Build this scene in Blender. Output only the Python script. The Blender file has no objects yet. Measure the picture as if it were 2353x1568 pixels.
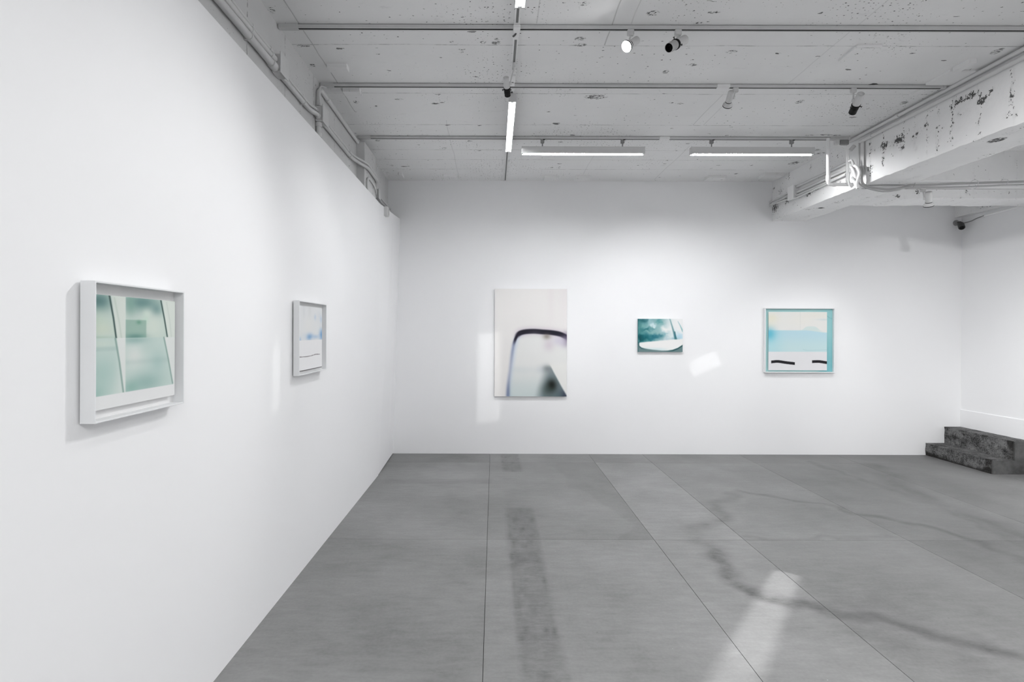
import bpy, bmesh, math, random
import numpy as np
from mathutils import Vector, Matrix, Quaternion

random.seed(7)
C = bpy.context.scene.collection
S = bpy.context.scene

# ------------------------------------------------------------------ camera
F, IW, IH = 1290.0, 2353.0, 1568.0        # focal length in pixels of the photograph
PX, PY = 1135.0, 760.0                    # where the depth lines of the room meet
ROLL = 0.003                              # the camera was tipped a hair
EYE = 1.60
cam_d = bpy.data.cameras.new('camera')
cam = bpy.data.objects.new('camera', cam_d); C.objects.link(cam)
cam_d.sensor_width = 36.0
cam_d.lens = F * 36.0 / IW
cam_d.shift_x = (IW / 2 - PX) / IW
cam_d.shift_y = -(IH / 2 - PY) / IW
cam_d.clip_start = 0.02
cam.matrix_world = Matrix.Translation((0, 0, EYE)) @ Matrix.Rotation(math.pi / 2, 4, 'X') @ Matrix.Rotation(ROLL, 4, 'Z')
S.camera = cam

# ------------------------------------------------------------------ world, exposure
w = bpy.data.worlds.new('world'); S.world = w
w.use_nodes = True
w.node_tree.nodes['Background'].inputs[0].default_value = (1, 1, 1, 1)
w.node_tree.nodes['Background'].inputs[1].default_value = 0.05
S.view_settings.view_transform = 'Standard'
S.view_settings.look = 'None'
S.view_settings.gamma = 1.0
S.view_settings.use_curve_mapping = False
S.view_settings.exposure = 0.56
S.cycles.max_bounces = 9
S.cycles.diffuse_bounces = 6
S.cycles.glossy_bounces = 3
S.cycles.transmission_bounces = 4
S.cycles.caustics_reflective = False
S.cycles.caustics_refractive = False
S.cycles.sample_clamp_indirect = 6.0

TUBE = 172.0            # radiance of the fluorescent tubes
def area(name, loc, sx, sy, power, aim=(0, 0, -1), spread=math.pi):
    d = bpy.data.lights.new(name, 'AREA'); d.shape = 'RECTANGLE'
    d.size, d.size_y, d.energy, d.spread = sx, sy, power, spread
    o = bpy.data.objects.new(name, d); C.objects.link(o)
    o.location = loc
    o.rotation_euler = Vector(aim).to_track_quat('-Z', 'Y').to_euler()
    return o
# unseen strips: two continue the lengthwise row, the rest are added fill
area('unseen_strip_behind', (0.14, 0.75, 3.37), 0.05, 1.2, 3)
area('unseen_strip_behind', (0.14, -1.10, 3.37), 0.05, 1.2, 10)
area('unseen_strip_behind', (1.2, -2.4, 3.37), 1.2, 0.05, 58)  # added to raise the ambient level
area('unseen_strip_behind', (2.1, 1.0, 3.37), 1.2, 0.05, 32, (0.45, 0.25, -1), 2.2)  # added and tilted to brighten the beam side
area('unseen_strip_behind', (2.6, -1.6, 3.37), 1.2, 0.05, 62)  # added ambient fill
area('wall_fill_bay', (4.40, 4.1, 3.00), 1.2, 0.05, 18, (1, 0.25, -1.05), 1.5)  # both washers added out of view to brighten the right wall
area('wall_fill_bay', (4.40, 1.6, 3.00), 1.2, 0.05, 10, (1, 0.3, -1.0), 1.5)
area('fill_strip_bay', (4.9, 0.6, 3.00), 1.2, 0.05, 10)  # added fill in the bay, out of view

def spot(name, loc, target, power, deg, blend=0.5, radius=0.03, box=None, roll=0.0, soft=0.2):
    d = bpy.data.lights.new(name, 'SPOT')
    d.energy, d.spot_size, d.spot_blend, d.shadow_soft_size = power, math.radians(deg), blend, radius
    o = bpy.data.objects.new(name, d); C.objects.link(o)
    o.location = loc
    q = (Vector(target) - Vector(loc)).to_track_quat('-Z', 'Y') @ Quaternion((0, 0, 1), roll)
    o.rotation_euler = q.to_euler()
    if box:                                   # framing shutters of a projector: a rectangular beam
        d.use_nodes = True
        nt = d.node_tree; N, L = nt.nodes, nt.links
        em = [n for n in N if n.type == 'EMISSION'][0]
        tc = N.new('ShaderNodeTexCoord'); sp = N.new('ShaderNodeSeparateXYZ')
        L.new(tc.outputs['Normal'], sp.inputs[0])
        az = N.new('ShaderNodeMath'); az.operation = 'ABSOLUTE'; L.new(sp.outputs[2], az.inputs[0])
        last = None
        for ax, half in ((0, box[0]), (1, box[1])):
            dv = N.new('ShaderNodeMath'); dv.operation = 'DIVIDE'
            L.new(sp.outputs[ax], dv.inputs[0]); L.new(az.outputs[0], dv.inputs[1])
            ab = N.new('ShaderNodeMath'); ab.operation = 'ABSOLUTE'; L.new(dv.outputs[0], ab.inputs[0])
            mr = N.new('ShaderNodeMapRange'); mr.interpolation_type = 'SMOOTHSTEP'
            s2 = soft * min(box)
            mr.inputs[1].default_value = half - s2; mr.inputs[2].default_value = half + s2
            mr.inputs[3].default_value = 1.0; mr.inputs[4].default_value = 0.0
            L.new(ab.outputs[0], mr.inputs[0])
            if last is None: last = mr
            else:
                mu = N.new('ShaderNodeMath'); mu.operation = 'MULTIPLY'
                L.new(last.outputs[0], mu.inputs[0]); L.new(mr.outputs[0], mu.inputs[1]); last = mu
        L.new(last.outputs[0], em.inputs['Strength'])
    return o

# ------------------------------------------------------------------ pixel -> place
def ray(u, v):
    du, dv = u - IW / 2, v - IH / 2
    du, dv = du + ROLL * dv, dv - ROLL * du
    return Vector(((du + IW / 2 - PX) / F, 1.0, -(dv + IH / 2 - PY) / F))
def atY(u, v, Y):
    r = ray(u, v); return Vector((r.x * Y, Y, EYE + r.z * Y))
def atX(u, v, X):
    r = ray(u, v); k = X / r.x; return Vector((X, k, EYE + r.z * k))
def atZ(u, v, Z):
    r = ray(u, v); k = (Z - EYE) / r.z; return Vector((r.x * k, k, Z))

# room numbers
BACK = 7.29; CEIL = 3.544; XL = -1.38; XP = -1.27; XR = 6.07; YB = -5.0
BX0, BX1, BZ = 3.605, 4.04, 3.035      # the main beam
TY0, TY1 = 6.03, 6.40                  # the cross beam

# ------------------------------------------------------------------ materials
def lin(c):
    c = c / 255.0
    return c / 12.92 if c <= 0.04045 else ((c + 0.055) / 1.055) ** 2.4
def rgb(r, g=None, b=None):
    if g is None: g = b = r
    return (lin(r), lin(g), lin(b), 1)

class G:
    """a small node graph writer"""
    def __init__(s, name):
        s.m = bpy.data.materials.new(name); s.m.use_nodes = True
        s.nt = s.m.node_tree; s.N, s.L = s.nt.nodes, s.nt.links
        s.b = s.N['Principled BSDF']
        s.pos = s.N.new('ShaderNodeNewGeometry').outputs['Position']
    def inp(s, sock, v):
        if v is None: return
        if hasattr(v, 'is_linked'): s.L.new(v, sock)
        else:
            if isinstance(v, (int, float)) and hasattr(sock.default_value, '__len__'):
                v = (v,) * len(sock.default_value)
            sock.default_value = v
    def math(s, op, a, b=None, c=None, clamp=False):
        n = s.N.new('ShaderNodeMath'); n.operation = op; n.use_clamp = clamp
        for i, x in enumerate((a, b, c)): s.inp(n.inputs[i], x)
        return n.outputs[0]
    def vmath(s, op, a, b=None):
        n = s.N.new('ShaderNodeVectorMath'); n.operation = op
        s.inp(n.inputs[0], a); s.inp(n.inputs[1], b)
        return n.outputs[0]
    def map(s, vec, scale=(1, 1, 1), loc=(0, 0, 0), rot=(0, 0, 0)):
        n = s.N.new('ShaderNodeMapping')
        s.inp(n.inputs[0], vec); n.inputs[1].default_value = loc; n.inputs[2].default_value = rot; n.inputs[3].default_value = scale
        return n.outputs[0]
    def noise(s, vec, scale, detail=2, rough=0.5, dist=0.0, out=0):
        n = s.N.new('ShaderNodeTexNoise'); s.inp(n.inputs['Vector'], vec)
        n.inputs['Scale'].default_value = scale; n.inputs['Detail'].default_value = detail
        n.inputs['Roughness'].default_value = rough; n.inputs['Distortion'].default_value = dist
        return n.outputs[out]
    def voro(s, vec, scale, rnd=1.0):
        n = s.N.new('ShaderNodeTexVoronoi'); s.inp(n.inputs['Vector'], vec)
        n.inputs['Scale'].default_value = scale; n.inputs['Randomness'].default_value = rnd
        return n.outputs['Distance'], n.outputs['Color']
    def rng(s, v, a, b, c=0.0, d=1.0, smooth=True):
        n = s.N.new('ShaderNodeMapRange')
        if smooth: n.interpolation_type = 'SMOOTHSTEP'
        s.inp(n.inputs[0], v)
        for i, x in enumerate((a, b, c, d)): s.inp(n.inputs[i + 1], x)
        return n.outputs[0]
    def mix(s, f, a, b):
        n = s.N.new('ShaderNodeMix'); n.data_type = 'RGBA'
        s.inp(n.inputs[0], f); s.inp(n.inputs[6], a); s.inp(n.inputs[7], b)
        return n.outputs[2]
    def xyz(s, v):
        n = s.N.new('ShaderNodeSeparateXYZ'); s.inp(n.inputs[0], v); return n.outputs
    def attr(s, name, kind='GEOMETRY', out='Fac'):
        n = s.N.new('ShaderNodeAttribute'); n.attribute_name = name; n.attribute_type = kind
        return n.outputs[out]
    def bump(s, h, strength=0.2, dist=0.01):
        n = s.N.new('ShaderNodeBump'); n.inputs['Strength'].default_value = strength; n.inputs['Distance'].default_value = dist
        s.inp(n.inputs['Height'], h); s.L.new(n.outputs[0], s.b.inputs['Normal'])
    def done(s, col, rough=0.6, spec=0.3, metal=0.0):
        s.inp(s.b.inputs['Base Color'], col); s.inp(s.b.inputs['Roughness'], rough)
        s.inp(s.b.inputs['Specular IOR Level'], spec); s.inp(s.b.inputs['Metallic'], metal)
        return s.m

def m_plain(name, c, rough=0.5, spec=0.3, var=0.06, scale=14.0, metal=0.0):
    g = G(name)
    n = g.noise(g.pos, scale, 3)
    a = tuple(x * (1 - var) for x in c[:3]) + (1,); b = tuple(min(1, x * (1 + var)) for x in c[:3]) + (1,)
    g.bump(g.noise(g.pos, scale * 12, 2), 0.05, 0.002)
    return g.done(g.mix(n, a, b), rough, spec, metal)

def m_emit(name, strength, c=(1, 1, 1, 1)):
    m = bpy.data.materials.new(name); m.use_nodes = True
    nt = m.node_tree; nt.nodes.clear()
    e = nt.nodes.new('ShaderNodeEmission'); o = nt.nodes.new('ShaderNodeOutputMaterial')
    e.inputs[0].default_value = c; e.inputs[1].default_value = strength
    nt.links.new(e.outputs[0], o.inputs[0]); return m

def specks(g, vec, scale, rmax, power, dens_lo, dens_hi, seed, squash=1.0, tint=0.45):
    """irregular small holes in a surface: cells of random size on a flat 2-d map, kept where a broad noise allows it"""
    v = g.map(vec, (squash, 1, 1), (seed, seed * 1.7, 0))
    wob = g.vmath('SUBTRACT', g.noise(v, scale * 7.0, 2, 0.6, 0, 1), (0.5, 0.5, 0.5))
    v2 = g.vmath('ADD', v, g.map(wob, (0.26 / scale, 0.20 / scale, 0)))
    n = g.N.new('ShaderNodeTexVoronoi'); n.voronoi_dimensions = '2D'; n.inputs['Scale'].default_value = scale
    g.inp(n.inputs['Vector'], v2)
    d, col = n.outputs['Distance'], g.xyz(n.outputs['Color'])
    r = g.math('POWER', col[0], power)
    keep = g.rng(g.noise(g.map(vec, (1, 1, 1), (seed, 0, 0)), 1.1, 3, 0.6), dens_lo, dens_hi, 0.15, 1.0)
    rr = g.math('SUBTRACT', g.math('MULTIPLY', g.math('MULTIPLY', r, rmax), keep), 0.012)
    m = g.rng(g.math('SUBTRACT', d, rr), 0.004, -0.012)
    return g.math('MULTIPLY', m, g.math('ADD', tint, g.math('MULTIPLY', col[1], 1.0 - tint)))

def m_ceiling():
    g = G('painted_board_marked_concrete')
    x, y, z = g.xyz(g.pos)
    p1 = specks(g, g.pos, 17.0, 0.112, 1.4, 0.35, 0.60, 3.1, 0.8, 0.3)
    p2 = specks(g, g.pos, 36.0, 0.19, 1.0, 0.48, 0.62, 8.7, 0.8, 0.25)
    p3 = specks(g, g.pos, 6.5, 0.098, 3.0, 0.30, 0.6, 1.3, 0.5, 0.65)
    p4 = specks(g, g.pos, 3.1, 0.075, 5.0, 0.30, 0.6, 5.9, 0.40, 0.8)
    pits = g.math('MAXIMUM', g.math('MAXIMUM', p1, p2), g.math('MAXIMUM', p3, p4))
    hol = g.math('MULTIPLY', g.rng(g.attr('hole'), 0.30, 0.65), g.rng(g.noise(g.map(g.pos, (0.7, 1, 1)), 58, 4, 0.7), 0.46, 0.58))
    pits = g.math('MAXIMUM', pits, g.math('MULTIPLY', hol, 0.95))
    # formwork joints
    wig = g.math('MULTIPLY', g.math('SUBTRACT', g.noise(g.pos, 2.0, 2), 0.5), 0.03)
    yy = g.math('ADD', y, wig)
    seams = None
    brk = g.rng(g.noise(g.map(g.pos, (1.0, 0.2, 1)), 7.0, 4, 0.7), 0.44, 0.62)
    brk = g.math('ADD', g.math('MULTIPLY', brk, 0.75), 0.25)
    for y0 in (2.95, 3.82, 4.60, 5.30, 6.04, 6.38, 6.76):
        l = g.rng(g.math('ABSOLUTE', g.math('SUBTRACT', yy, y0)), 0.002, 0.008, 1, 0)
        seams = l if seams is None else g.math('MAXIMUM', seams, l)
    seams = g.math('MULTIPLY', seams, brk)
    xx = g.math('ADD', x, wig)
    for x0, a, b, k in ((0.74, 2.4, 3.82, .8), (0.86, 2.4, 3.55, .4), (0.27, 2.4, 3.55, .5), (1.87, 4.6, 5.3, .5), (1.97, 4.6, 5.3, .4), (2.05, 5.9, 7.2, .5), (-1.24, 2.4, 5.0, .8), (2.3, 3.0, 4.4, .35), (-0.45, 5.2, 7.2, .4), (1.1, 5.9, 7.0, .3)):
        l = g.rng(g.math('ABSOLUTE', g.math('SUBTRACT', xx, x0)), 0.001, 0.006, k, 0)
        l = g.math('MULTIPLY', l, g.math('MULTIPLY', g.math('GREATER_THAN', y, a), g.math('LESS_THAN', y, b)))
        seams = g.math('MAXIMUM', seams, l)
    base = g.mix(g.noise(g.pos, 1.3, 5, 0.62), (0.78, 0.78, 0.78, 1), (0.90, 0.90, 0.90, 1))
    smear = g.rng(g.noise(g.map(g.pos, (1, 2.2, 1)), 5.0, 5, 0.7), 0.60, 0.78)
    base = g.mix(g.math('MULTIPLY', smear, 0.22), base, (0.40, 0.40, 0.40, 1))
    col = g.mix(g.math('MULTIPLY', seams, 0.55), base, (0.22, 0.22, 0.22, 1))
    col = g.mix(g.math('MULTIPLY', pits, 0.95), col, (0.035, 0.035, 0.035, 1))
    h = g.math('SUBTRACT', g.math('MULTIPLY', g.noise(g.pos, 22, 4), 0.25), g.math('ADD', pits, g.math('MULTIPLY', seams, 0.4)))
    g.bump(h, 0.5, 0.006)
    return g.done(col, 0.75, 0.2)

def m_beam():
    g = G('painted_honeycombed_concrete')
    d = g.attr('pit')
    wob = g.map(g.vmath('SUBTRACT', g.noise(g.pos, 40, 3, 0.6, 0, 1), (0.5, 0.5, 0.5)), (0.03,) * 3)
    pv = g.vmath('ADD', g.pos, wob)
    n1 = g.noise(pv, 46, 3, 0.62)
    n2 = g.noise(g.map(pv, (1, 1, 1), (5, 2, 7)), 105, 2, 0.6)
    nn = g.math('ADD', g.math('MULTIPLY', n1, 0.7), g.math('MULTIPLY', n2, 0.3))
    thr = g.math('SUBTRACT', 0.70, g.math('MULTIPLY', d, 0.31))
    pits = g.rng(g.math('SUBTRACT', nn, thr), 0.0, 0.03)
    x, y, z = g.xyz(g.pos)
    fl2 = g.N.new('ShaderNodeCombineXYZ'); g.inp(fl2.inputs[0], g.math('ADD', x, y)); g.inp(fl2.inputs[1], g.math('ADD', z, x))
    p1 = specks(g, fl2.outputs[0], 13.0, 0.12, 1.8, 0.40, 0.66, 2.2, 0.9, 0.4)
    p2 = specks(g, fl2.outputs[0], 30.0, 0.16, 1.4, 0.50, 0.68, 6.4, 0.9, 0.35)
    pits = g.math('MAXIMUM', pits, g.math('MULTIPLY', g.math('MAXIMUM', p1, p2), 0.9))
    hole = g.attr('hole')
    hol = g.math('MULTIPLY', g.rng(hole, 0.4, 0.6), g.rng(g.noise(pv, 26, 3, 0.6), 0.36, 0.52))
    pits = g.math('MAXIMUM', pits, hol)
    bleed = g.math('MULTIPLY', d, g.rng(g.noise(g.map(pv, (1, 1, 0.35)), 22, 4, 0.6), 0.45, 0.7))
    base = g.mix(g.noise(g.pos, 2.1, 5, 0.6), (0.76, 0.76, 0.76, 1), (0.90, 0.90, 0.90, 1))
    base = g.mix(g.math('MULTIPLY', bleed, 0.45), base, (0.33, 0.33, 0.33, 1))
    col = g.mix(g.math('MULTIPLY', pits, 0.93), base, (0.045, 0.045, 0.045, 1))
    h = g.math('SUBTRACT', g.math('MULTIPLY', g.noise(g.pos, 16, 5), 0.35), pits)
    g.bump(h, 0.6, 0.010)
    return g.done(col, 0.75, 0.2)

def m_oldwall():
    g = G('streaked_old_concrete')
    x, y, z = g.xyz(g.pos)
    cv = g.N.new('ShaderNodeCombineXYZ'); g.inp(cv.inputs[0], y); g.inp(cv.inputs[1], z)
    v = cv.outputs[0]
    p1 = specks(g, v, 13.0, 0.13, 1.5, 0.40, 0.62, 2.2, 1.0, 0.5)
    p2 = specks(g, v, 26.0, 0.15, 1.4, 0.45, 0.66, 6.4, 1.6, 0.4)
    lines = g.math('ABSOLUTE', g.math('SUBTRACT', g.math('FRACT', g.math('ADD', g.math('MULTIPLY', y, 1.75), g.math('MULTIPLY', g.noise(v, 2.0, 2), 0.06))), 0.5))
    streak = g.math('MULTIPLY', g.rng(lines, 0.0, 0.014, 1, 0), g.rng(g.noise(v, 26, 3, 0.7), 0.42, 0.60))
    base = g.mix(g.noise(v, 2.5, 5, 0.62), (0.56, 0.56, 0.56, 1), (0.72, 0.72, 0.72, 1))
    pits = g.math('MAXIMUM', g.math('MAXIMUM', p1, p2), g.math('MULTIPLY', streak, 0.7))
    col = g.mix(g.math('MULTIPLY', pits, 0.9), base, (0.05, 0.05, 0.05, 1))
    g.bump(g.math('SUBTRACT', g.math('MULTIPLY', g.noise(g.pos, 14, 5), 0.35), pits), 0.5, 0.008)
    return g.done(col, 0.75, 0.2)

def m_wall():
    g = G('white_wall_paint')
    col = g.mix(g.noise(g.pos, 0.7, 3), (0.86, 0.862, 0.872, 1), (0.90, 0.902, 0.91, 1))
    g.bump(g.noise(g.pos, 60, 3), 0.05, 0.002)
    return g.done(col, 0.65, 0.25)

def m_floor():
    g = G('sealed_grey_cement_board')
    tone = g.attr('tone', 'OBJECT')
    st = g.attr('stain')
    n = g.noise(g.pos, 1.1, 6, 0.62)
    n2 = g.noise(g.map(g.pos, (1, 3.5, 1)), 6, 5, 0.65)
    n3 = g.noise(g.pos, 55, 3, 0.6)
    f = g.math('ADD', g.math('ADD', g.math('MULTIPLY', n, 0.50), g.math('MULTIPLY', n2, 0.35)), g.math('MULTIPLY', n3, 0.15))
    base = g.mix(g.rng(f, 0.34, 0.66, smooth=False), (0.16, 0.16, 0.16, 1), (0.30, 0.30, 0.30, 1))
    sc = g.vmath('SCALE', base); nsc = g.N[-1]; g.L.new(tone, nsc.inputs['Scale'])
    # tide marks, rubbed by the grain of the board
    nb = g.rng(g.noise(g.map(g.pos, (1, 2.5, 1)), 15, 6, 0.75), 0.32, 0.68, 0.5, 1.35, False)
    col = g.mix(g.math('MULTIPLY', st, nb, clamp=True), sc, (0.085, 0.085, 0.085, 1))
    li = g.attr('wear')
    col = g.mix(g.math('MULTIPLY', li, g.rng(n2, 0.3, 0.7, 0.4, 1.0, False), clamp=True), col, (0.36, 0.36, 0.36, 1))
    # scratches and dropped specks
    sv = g.map(g.pos, (1.0, 9.0, 1), (0, 0, 0), (0, 0, 0.35))
    s1, sc1 = g.voro(g.vmath('ADD', sv, g.map(g.noise(g.pos, 5, 2, 0.5, 0, 1), (0.3, 0.3, 0.3))), 2.6)
    sm = g.math('MULTIPLY', g.rng(s1, 0.0, 0.06, 1, 0), g.math('GREATER_THAN', g.xyz(sc1)[1], 0.35))
    col = g.mix(g.math('MULTIPLY', sm, 0.55), col, (0.08, 0.08, 0.08, 1))
    dd, dc = g.voro(g.pos, 9.0)
    dm = g.math('MULTIPLY', g.rng(dd, 0.02, 0.06, 1, 0), g.math('GREATER_THAN', g.xyz(dc)[0], 0.80))
    col = g.mix(g.math('MULTIPLY', dm, 0.5), col, (0.09, 0.09, 0.09, 1))
    d2, c2 = g.voro(g.map(g.pos, (1, 1, 1), (3, 9, 0)), 11.0)
    wm = g.math('MULTIPLY', g.rng(d2, 0.015, 0.04, 1, 0), g.math('GREATER_THAN', g.xyz(c2)[0], 0.86))
    col = g.mix(g.math('MULTIPLY', wm, 0.55), col, (0.62, 0.62, 0.62, 1))
    g.bump(g.math('ADD', g.math('MULTIPLY', n3, 0.5), g.math('MULTIPLY', n2, 0.5)), 0.08, 0.004)
    return g.done(col, g.rng(n2, 0.3, 0.7, 0.48, 0.62, False), 0.32)

def m_step():
    g = G('worn_dark_concrete')
    n = g.noise(g.pos, 9, 7, 0.72)
    n2 = g.noise(g.map(g.pos, (1, 1, 1.8), (3, 1, 4)), 3.2, 4, 0.6)
    fine = g.noise(g.pos, 70, 3, 0.7)
    nf = g.math('ADD', g.math('MULTIPLY', n, 0.55), g.math('MULTIPLY', fine, 0.45))
    col = g.mix(g.rng(nf, 0.38, 0.62), (0.025, 0.025, 0.025, 1), (0.185, 0.185, 0.185, 1))
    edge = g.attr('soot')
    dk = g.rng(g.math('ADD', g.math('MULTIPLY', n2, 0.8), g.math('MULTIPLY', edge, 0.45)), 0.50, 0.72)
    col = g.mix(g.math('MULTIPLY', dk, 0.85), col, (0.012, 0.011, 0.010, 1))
    d, c = g.voro(g.pos, 45)
    col = g.mix(g.math('MULTIPLY', g.math('MULTIPLY', g.rng(d, 0.03, 0.12, 1, 0), g.math('GREATER_THAN', g.xyz(c)[0], 0.86)), 0.5), col, (0.45, 0.45, 0.45, 1))
    g.bump(g.math('ADD', n, g.math('MULTIPLY', g.noise(g.pos, 40, 4), 0.6)), 0.6, 0.012)
    return g.done(col, 0.8, 0.2)

def m_stepside():
    g = G('smooth_dark_cement_render')
    n = g.noise(g.pos, 4, 6, 0.65)
    col = g.mix(g.rng(n, 0.3, 0.7), (0.035, 0.035, 0.035, 1), (0.105, 0.105, 0.105, 1))
    g.bump(n, 0.15, 0.01)
    return g.done(col, 0.55, 0.3)

def m_print(name, rough=0.4):
    g = G(name)
    a = g.N.new('ShaderNodeVertexColor'); a.layer_name = 'ink'
    g.bump(g.noise(g.pos, 300, 2), 0.03, 0.001)
    return g.done(a.outputs[0], rough, 0.25)

M = dict(
    ceiling=m_ceiling(), beam=m_beam(), oldwall=m_oldwall(), wall=m_wall(), floor=m_floor(), step=m_step(), stepside=m_stepside(),
    sub=m_plain('dark_bedding', (0.06, 0.06, 0.06, 1), 0.9),
    frame=m_plain('white_lacquer', (0.80, 0.81, 0.82, 1), 0.4, 0.35, 0.02),
    inner=m_plain('white_board', (0.82, 0.82, 0.82, 1), 0.8, 0.2, 0.01),
    paper=m_print('print_on_paper', 0.55), gloss=m_print('print_on_panel', 0.35),
    pipe=m_plain('painted_conduit', (0.66, 0.66, 0.66, 1), 0.45, 0.35, 0.06),
    pipe_w=m_plain('white_conduit', (0.90, 0.90, 0.90, 1), 0.4, 0.4, 0.03),
    cable=m_plain('grey_cable', (0.40, 0.40, 0.40, 1), 0.5, 0.3, 0.08),
    rail=m_plain('painted_rail', (0.60, 0.60, 0.60, 1), 0.5, 0.3, 0.06),
    rail_w=m_plain('white_rail', (0.82, 0.82, 0.82, 1), 0.45, 0.3, 0.03),
    slot=m_plain('black_conductor_slot', (0.012, 0.012, 0.012, 1), 0.6),
    slot_g=m_plain('grey_conductor_slot', (0.2, 0.2, 0.2, 1), 0.5),
    lamp_w=m_plain('white_lamp_body', (0.62, 0.62, 0.62, 1), 0.4, 0.4, 0.02),
    housing=m_plain('white_steel_channel', (0.60, 0.60, 0.60, 1), 0.4, 0.4, 0.03),
    grey=m_plain('grey_plastic', (0.28, 0.28, 0.28, 1), 0.5),
    midgrey=m_plain('light_grey_plastic', (0.46, 0.46, 0.46, 1), 0.5),
    black=m_plain('matt_black_metal', (0.008, 0.008, 0.008, 1), 0.6, 0.2),
    darkgrey=m_plain('dark_camera_shell', (0.07, 0.07, 0.07, 1), 0.4),
    glass_off=m_plain('unlit_lens', (0.55, 0.55, 0.55, 1), 0.15, 0.5),
    tube=m_emit('fluorescent_tube', TUBE, (0.985, 0.99, 1.0, 1)),
    tube_dim=m_emit('dimmed_fluorescent_tube', TUBE * 0.34, (0.985, 0.99, 1.0, 1)),  # emission turned down to keep the left wall from overexposing
    tube_dimmest=m_emit('dimmest_fluorescent_tube', TUBE * 0.12, (0.985, 0.99, 1.0, 1)),  # turned down further for the near end of that wall
    lens=m_emit('lit_lens', 60.0),
)

# ------------------------------------------------------------------ mesh building
ORG = {}
class MB:
    def __init__(s): s.bm = bmesh.new()
    def box(s, a, b, bevel=0.0, seg=1):
        lo = [min(p, q) for p, q in zip(a, b)]; hi = [max(p, q) for p, q in zip(a, b)]
        vs = [s.bm.verts.new((x, y, z)) for x in (lo[0], hi[0]) for y in (lo[1], hi[1]) for z in (lo[2], hi[2])]
        fs = [s.bm.faces.new([vs[i] for i in q]) for q in ((0, 1, 3, 2), (4, 6, 7, 5), (0, 4, 5, 1), (2, 3, 7, 6), (0, 2, 6, 4), (1, 5, 7, 3))]
        if bevel:
            es = list({e for f in fs for e in f.edges})
            bmesh.ops.bevel(s.bm, geom=es, offset=bevel, segments=seg, affect='EDGES', profile=0.5)
        return s
    def prism(s, pts, axis, a, b):
        """pts: 2-d outline in the two other axes (order x,y,z with axis removed), pushed from a to b along axis"""
        def P(p, t):
            q = list(p); q.insert(axis, t); return q
        A = [s.bm.verts.new(P(p, a)) for p in pts]; B = [s.bm.verts.new(P(p, b)) for p in pts]
        n = len(pts)
        s.bm.faces.new(A); s.bm.faces.new(B[::-1])
        for i in range(n): s.bm.faces.new((A[i], B[i], B[(i + 1) % n], A[(i + 1) % n]))
        return s
    def tube(s, pts, r, n=12, caps=True):
        pts = [Vector(p) for p in pts]
        rings = []; up = None
        for i, p in enumerate(pts):
            t = ((pts[min(i + 1, len(pts) - 1)] - pts[max(i - 1, 0)])).normalized()
            if up is None:
                up = Vector((0, 0, 1)) if abs(t.z) < 0.9 else Vector((0, 1, 0))
            e = t.cross(up).normalized(); up = e.cross(t).normalized()
            rr = r[i] if isinstance(r, (list, tuple)) else r
            rings.append([s.bm.verts.new(p + rr * (math.cos(k * 2 * math.pi / n) * e + math.sin(k * 2 * math.pi / n) * up)) for k in range(n)])
        for A, B in zip(rings, rings[1:]):
            for k in range(n): s.bm.faces.new((A[k], A[(k + 1) % n], B[(k + 1) % n], B[k]))
        if caps:
            s.bm.faces.new(rings[0][::-1]); s.bm.faces.new(rings[-1])
        return s
    def lathe(s, prof, org, axis, n=28):
        """prof: (radius, distance along axis) pairs"""
        org, axis = Vector(org), Vector(axis).normalized()
        ref = Vector((0, 0, 1)) if abs(axis.z) < 0.9 else Vector((0, 1, 0))
        e = axis.cross(ref).normalized(); f = axis.cross(e).normalized()
        rings = []
        for r, d in prof:
            c = org + axis * d
            if r < 1e-6: rings.append([s.bm.verts.new(c)])
            else: rings.append([s.bm.verts.new(c + r * (math.cos(k * 2 * math.pi / n) * e + math.sin(k * 2 * math.pi / n) * f)) for k in range(n)])
        for A, B in zip(rings, rings[1:]):
            for k in range(n):
                k2 = (k + 1) % n
                if len(A) == 1 and len(B) == 1: continue
                if len(A) == 1: s.bm.faces.new((A[0], B[k], B[k2]))
                elif len(B) == 1: s.bm.faces.new((A[k], A[k2], B[0]))
                else: s.bm.faces.new((A[k], A[k2], B[k2], B[k]))
        return s
    def build(s, name, mat, parent=None, org=None, smooth=False, **props):
        bmesh.ops.recalc_face_normals(s.bm, faces=s.bm.faces)
        if parent is not None: o0 = ORG[parent.name]
        elif org is not None: o0 = Vector(org)
        else:
            vs = [v.co for v in s.bm.verts]
            o0 = Vector(((min(v.x for v in vs) + max(v.x for v in vs)) / 2, (min(v.y for v in vs) + max(v.y for v in vs)) / 2, min(v.z for v in vs)))
        for v in s.bm.verts: v.co -= o0
        me = bpy.data.meshes.new(name); s.bm.to_mesh(me); s.bm.free()
        if smooth:
            me.shade_smooth() if hasattr(me, 'shade_smooth') else None
            me.set_sharp_from_angle(angle=math.radians(35))
        me.materials.append(mat)
        return link(name, me, parent, o0, **props)
def link(name, me, parent, o0, **props):
    o = bpy.data.objects.new(name, me); C.objects.link(o)
    if parent is not None: o.parent = parent
    else: o.location = o0
    ORG[o.name] = o0
    for k, v in props.items(): o[k] = v
    return o
def thing(name, loc, label, cat, group=None):
    o = bpy.data.objects.new(name, None); C.objects.link(o)
    o.location = loc; o.empty_display_size = 0.05; ORG[o.name] = Vector(loc)
    o['label'] = label; o['category'] = cat
    if group: o['group'] = group
    return o
def tag(o, label, cat, group=None):
    o['label'] = label; o['category'] = cat
    if group: o['group'] = group
    return o
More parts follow.
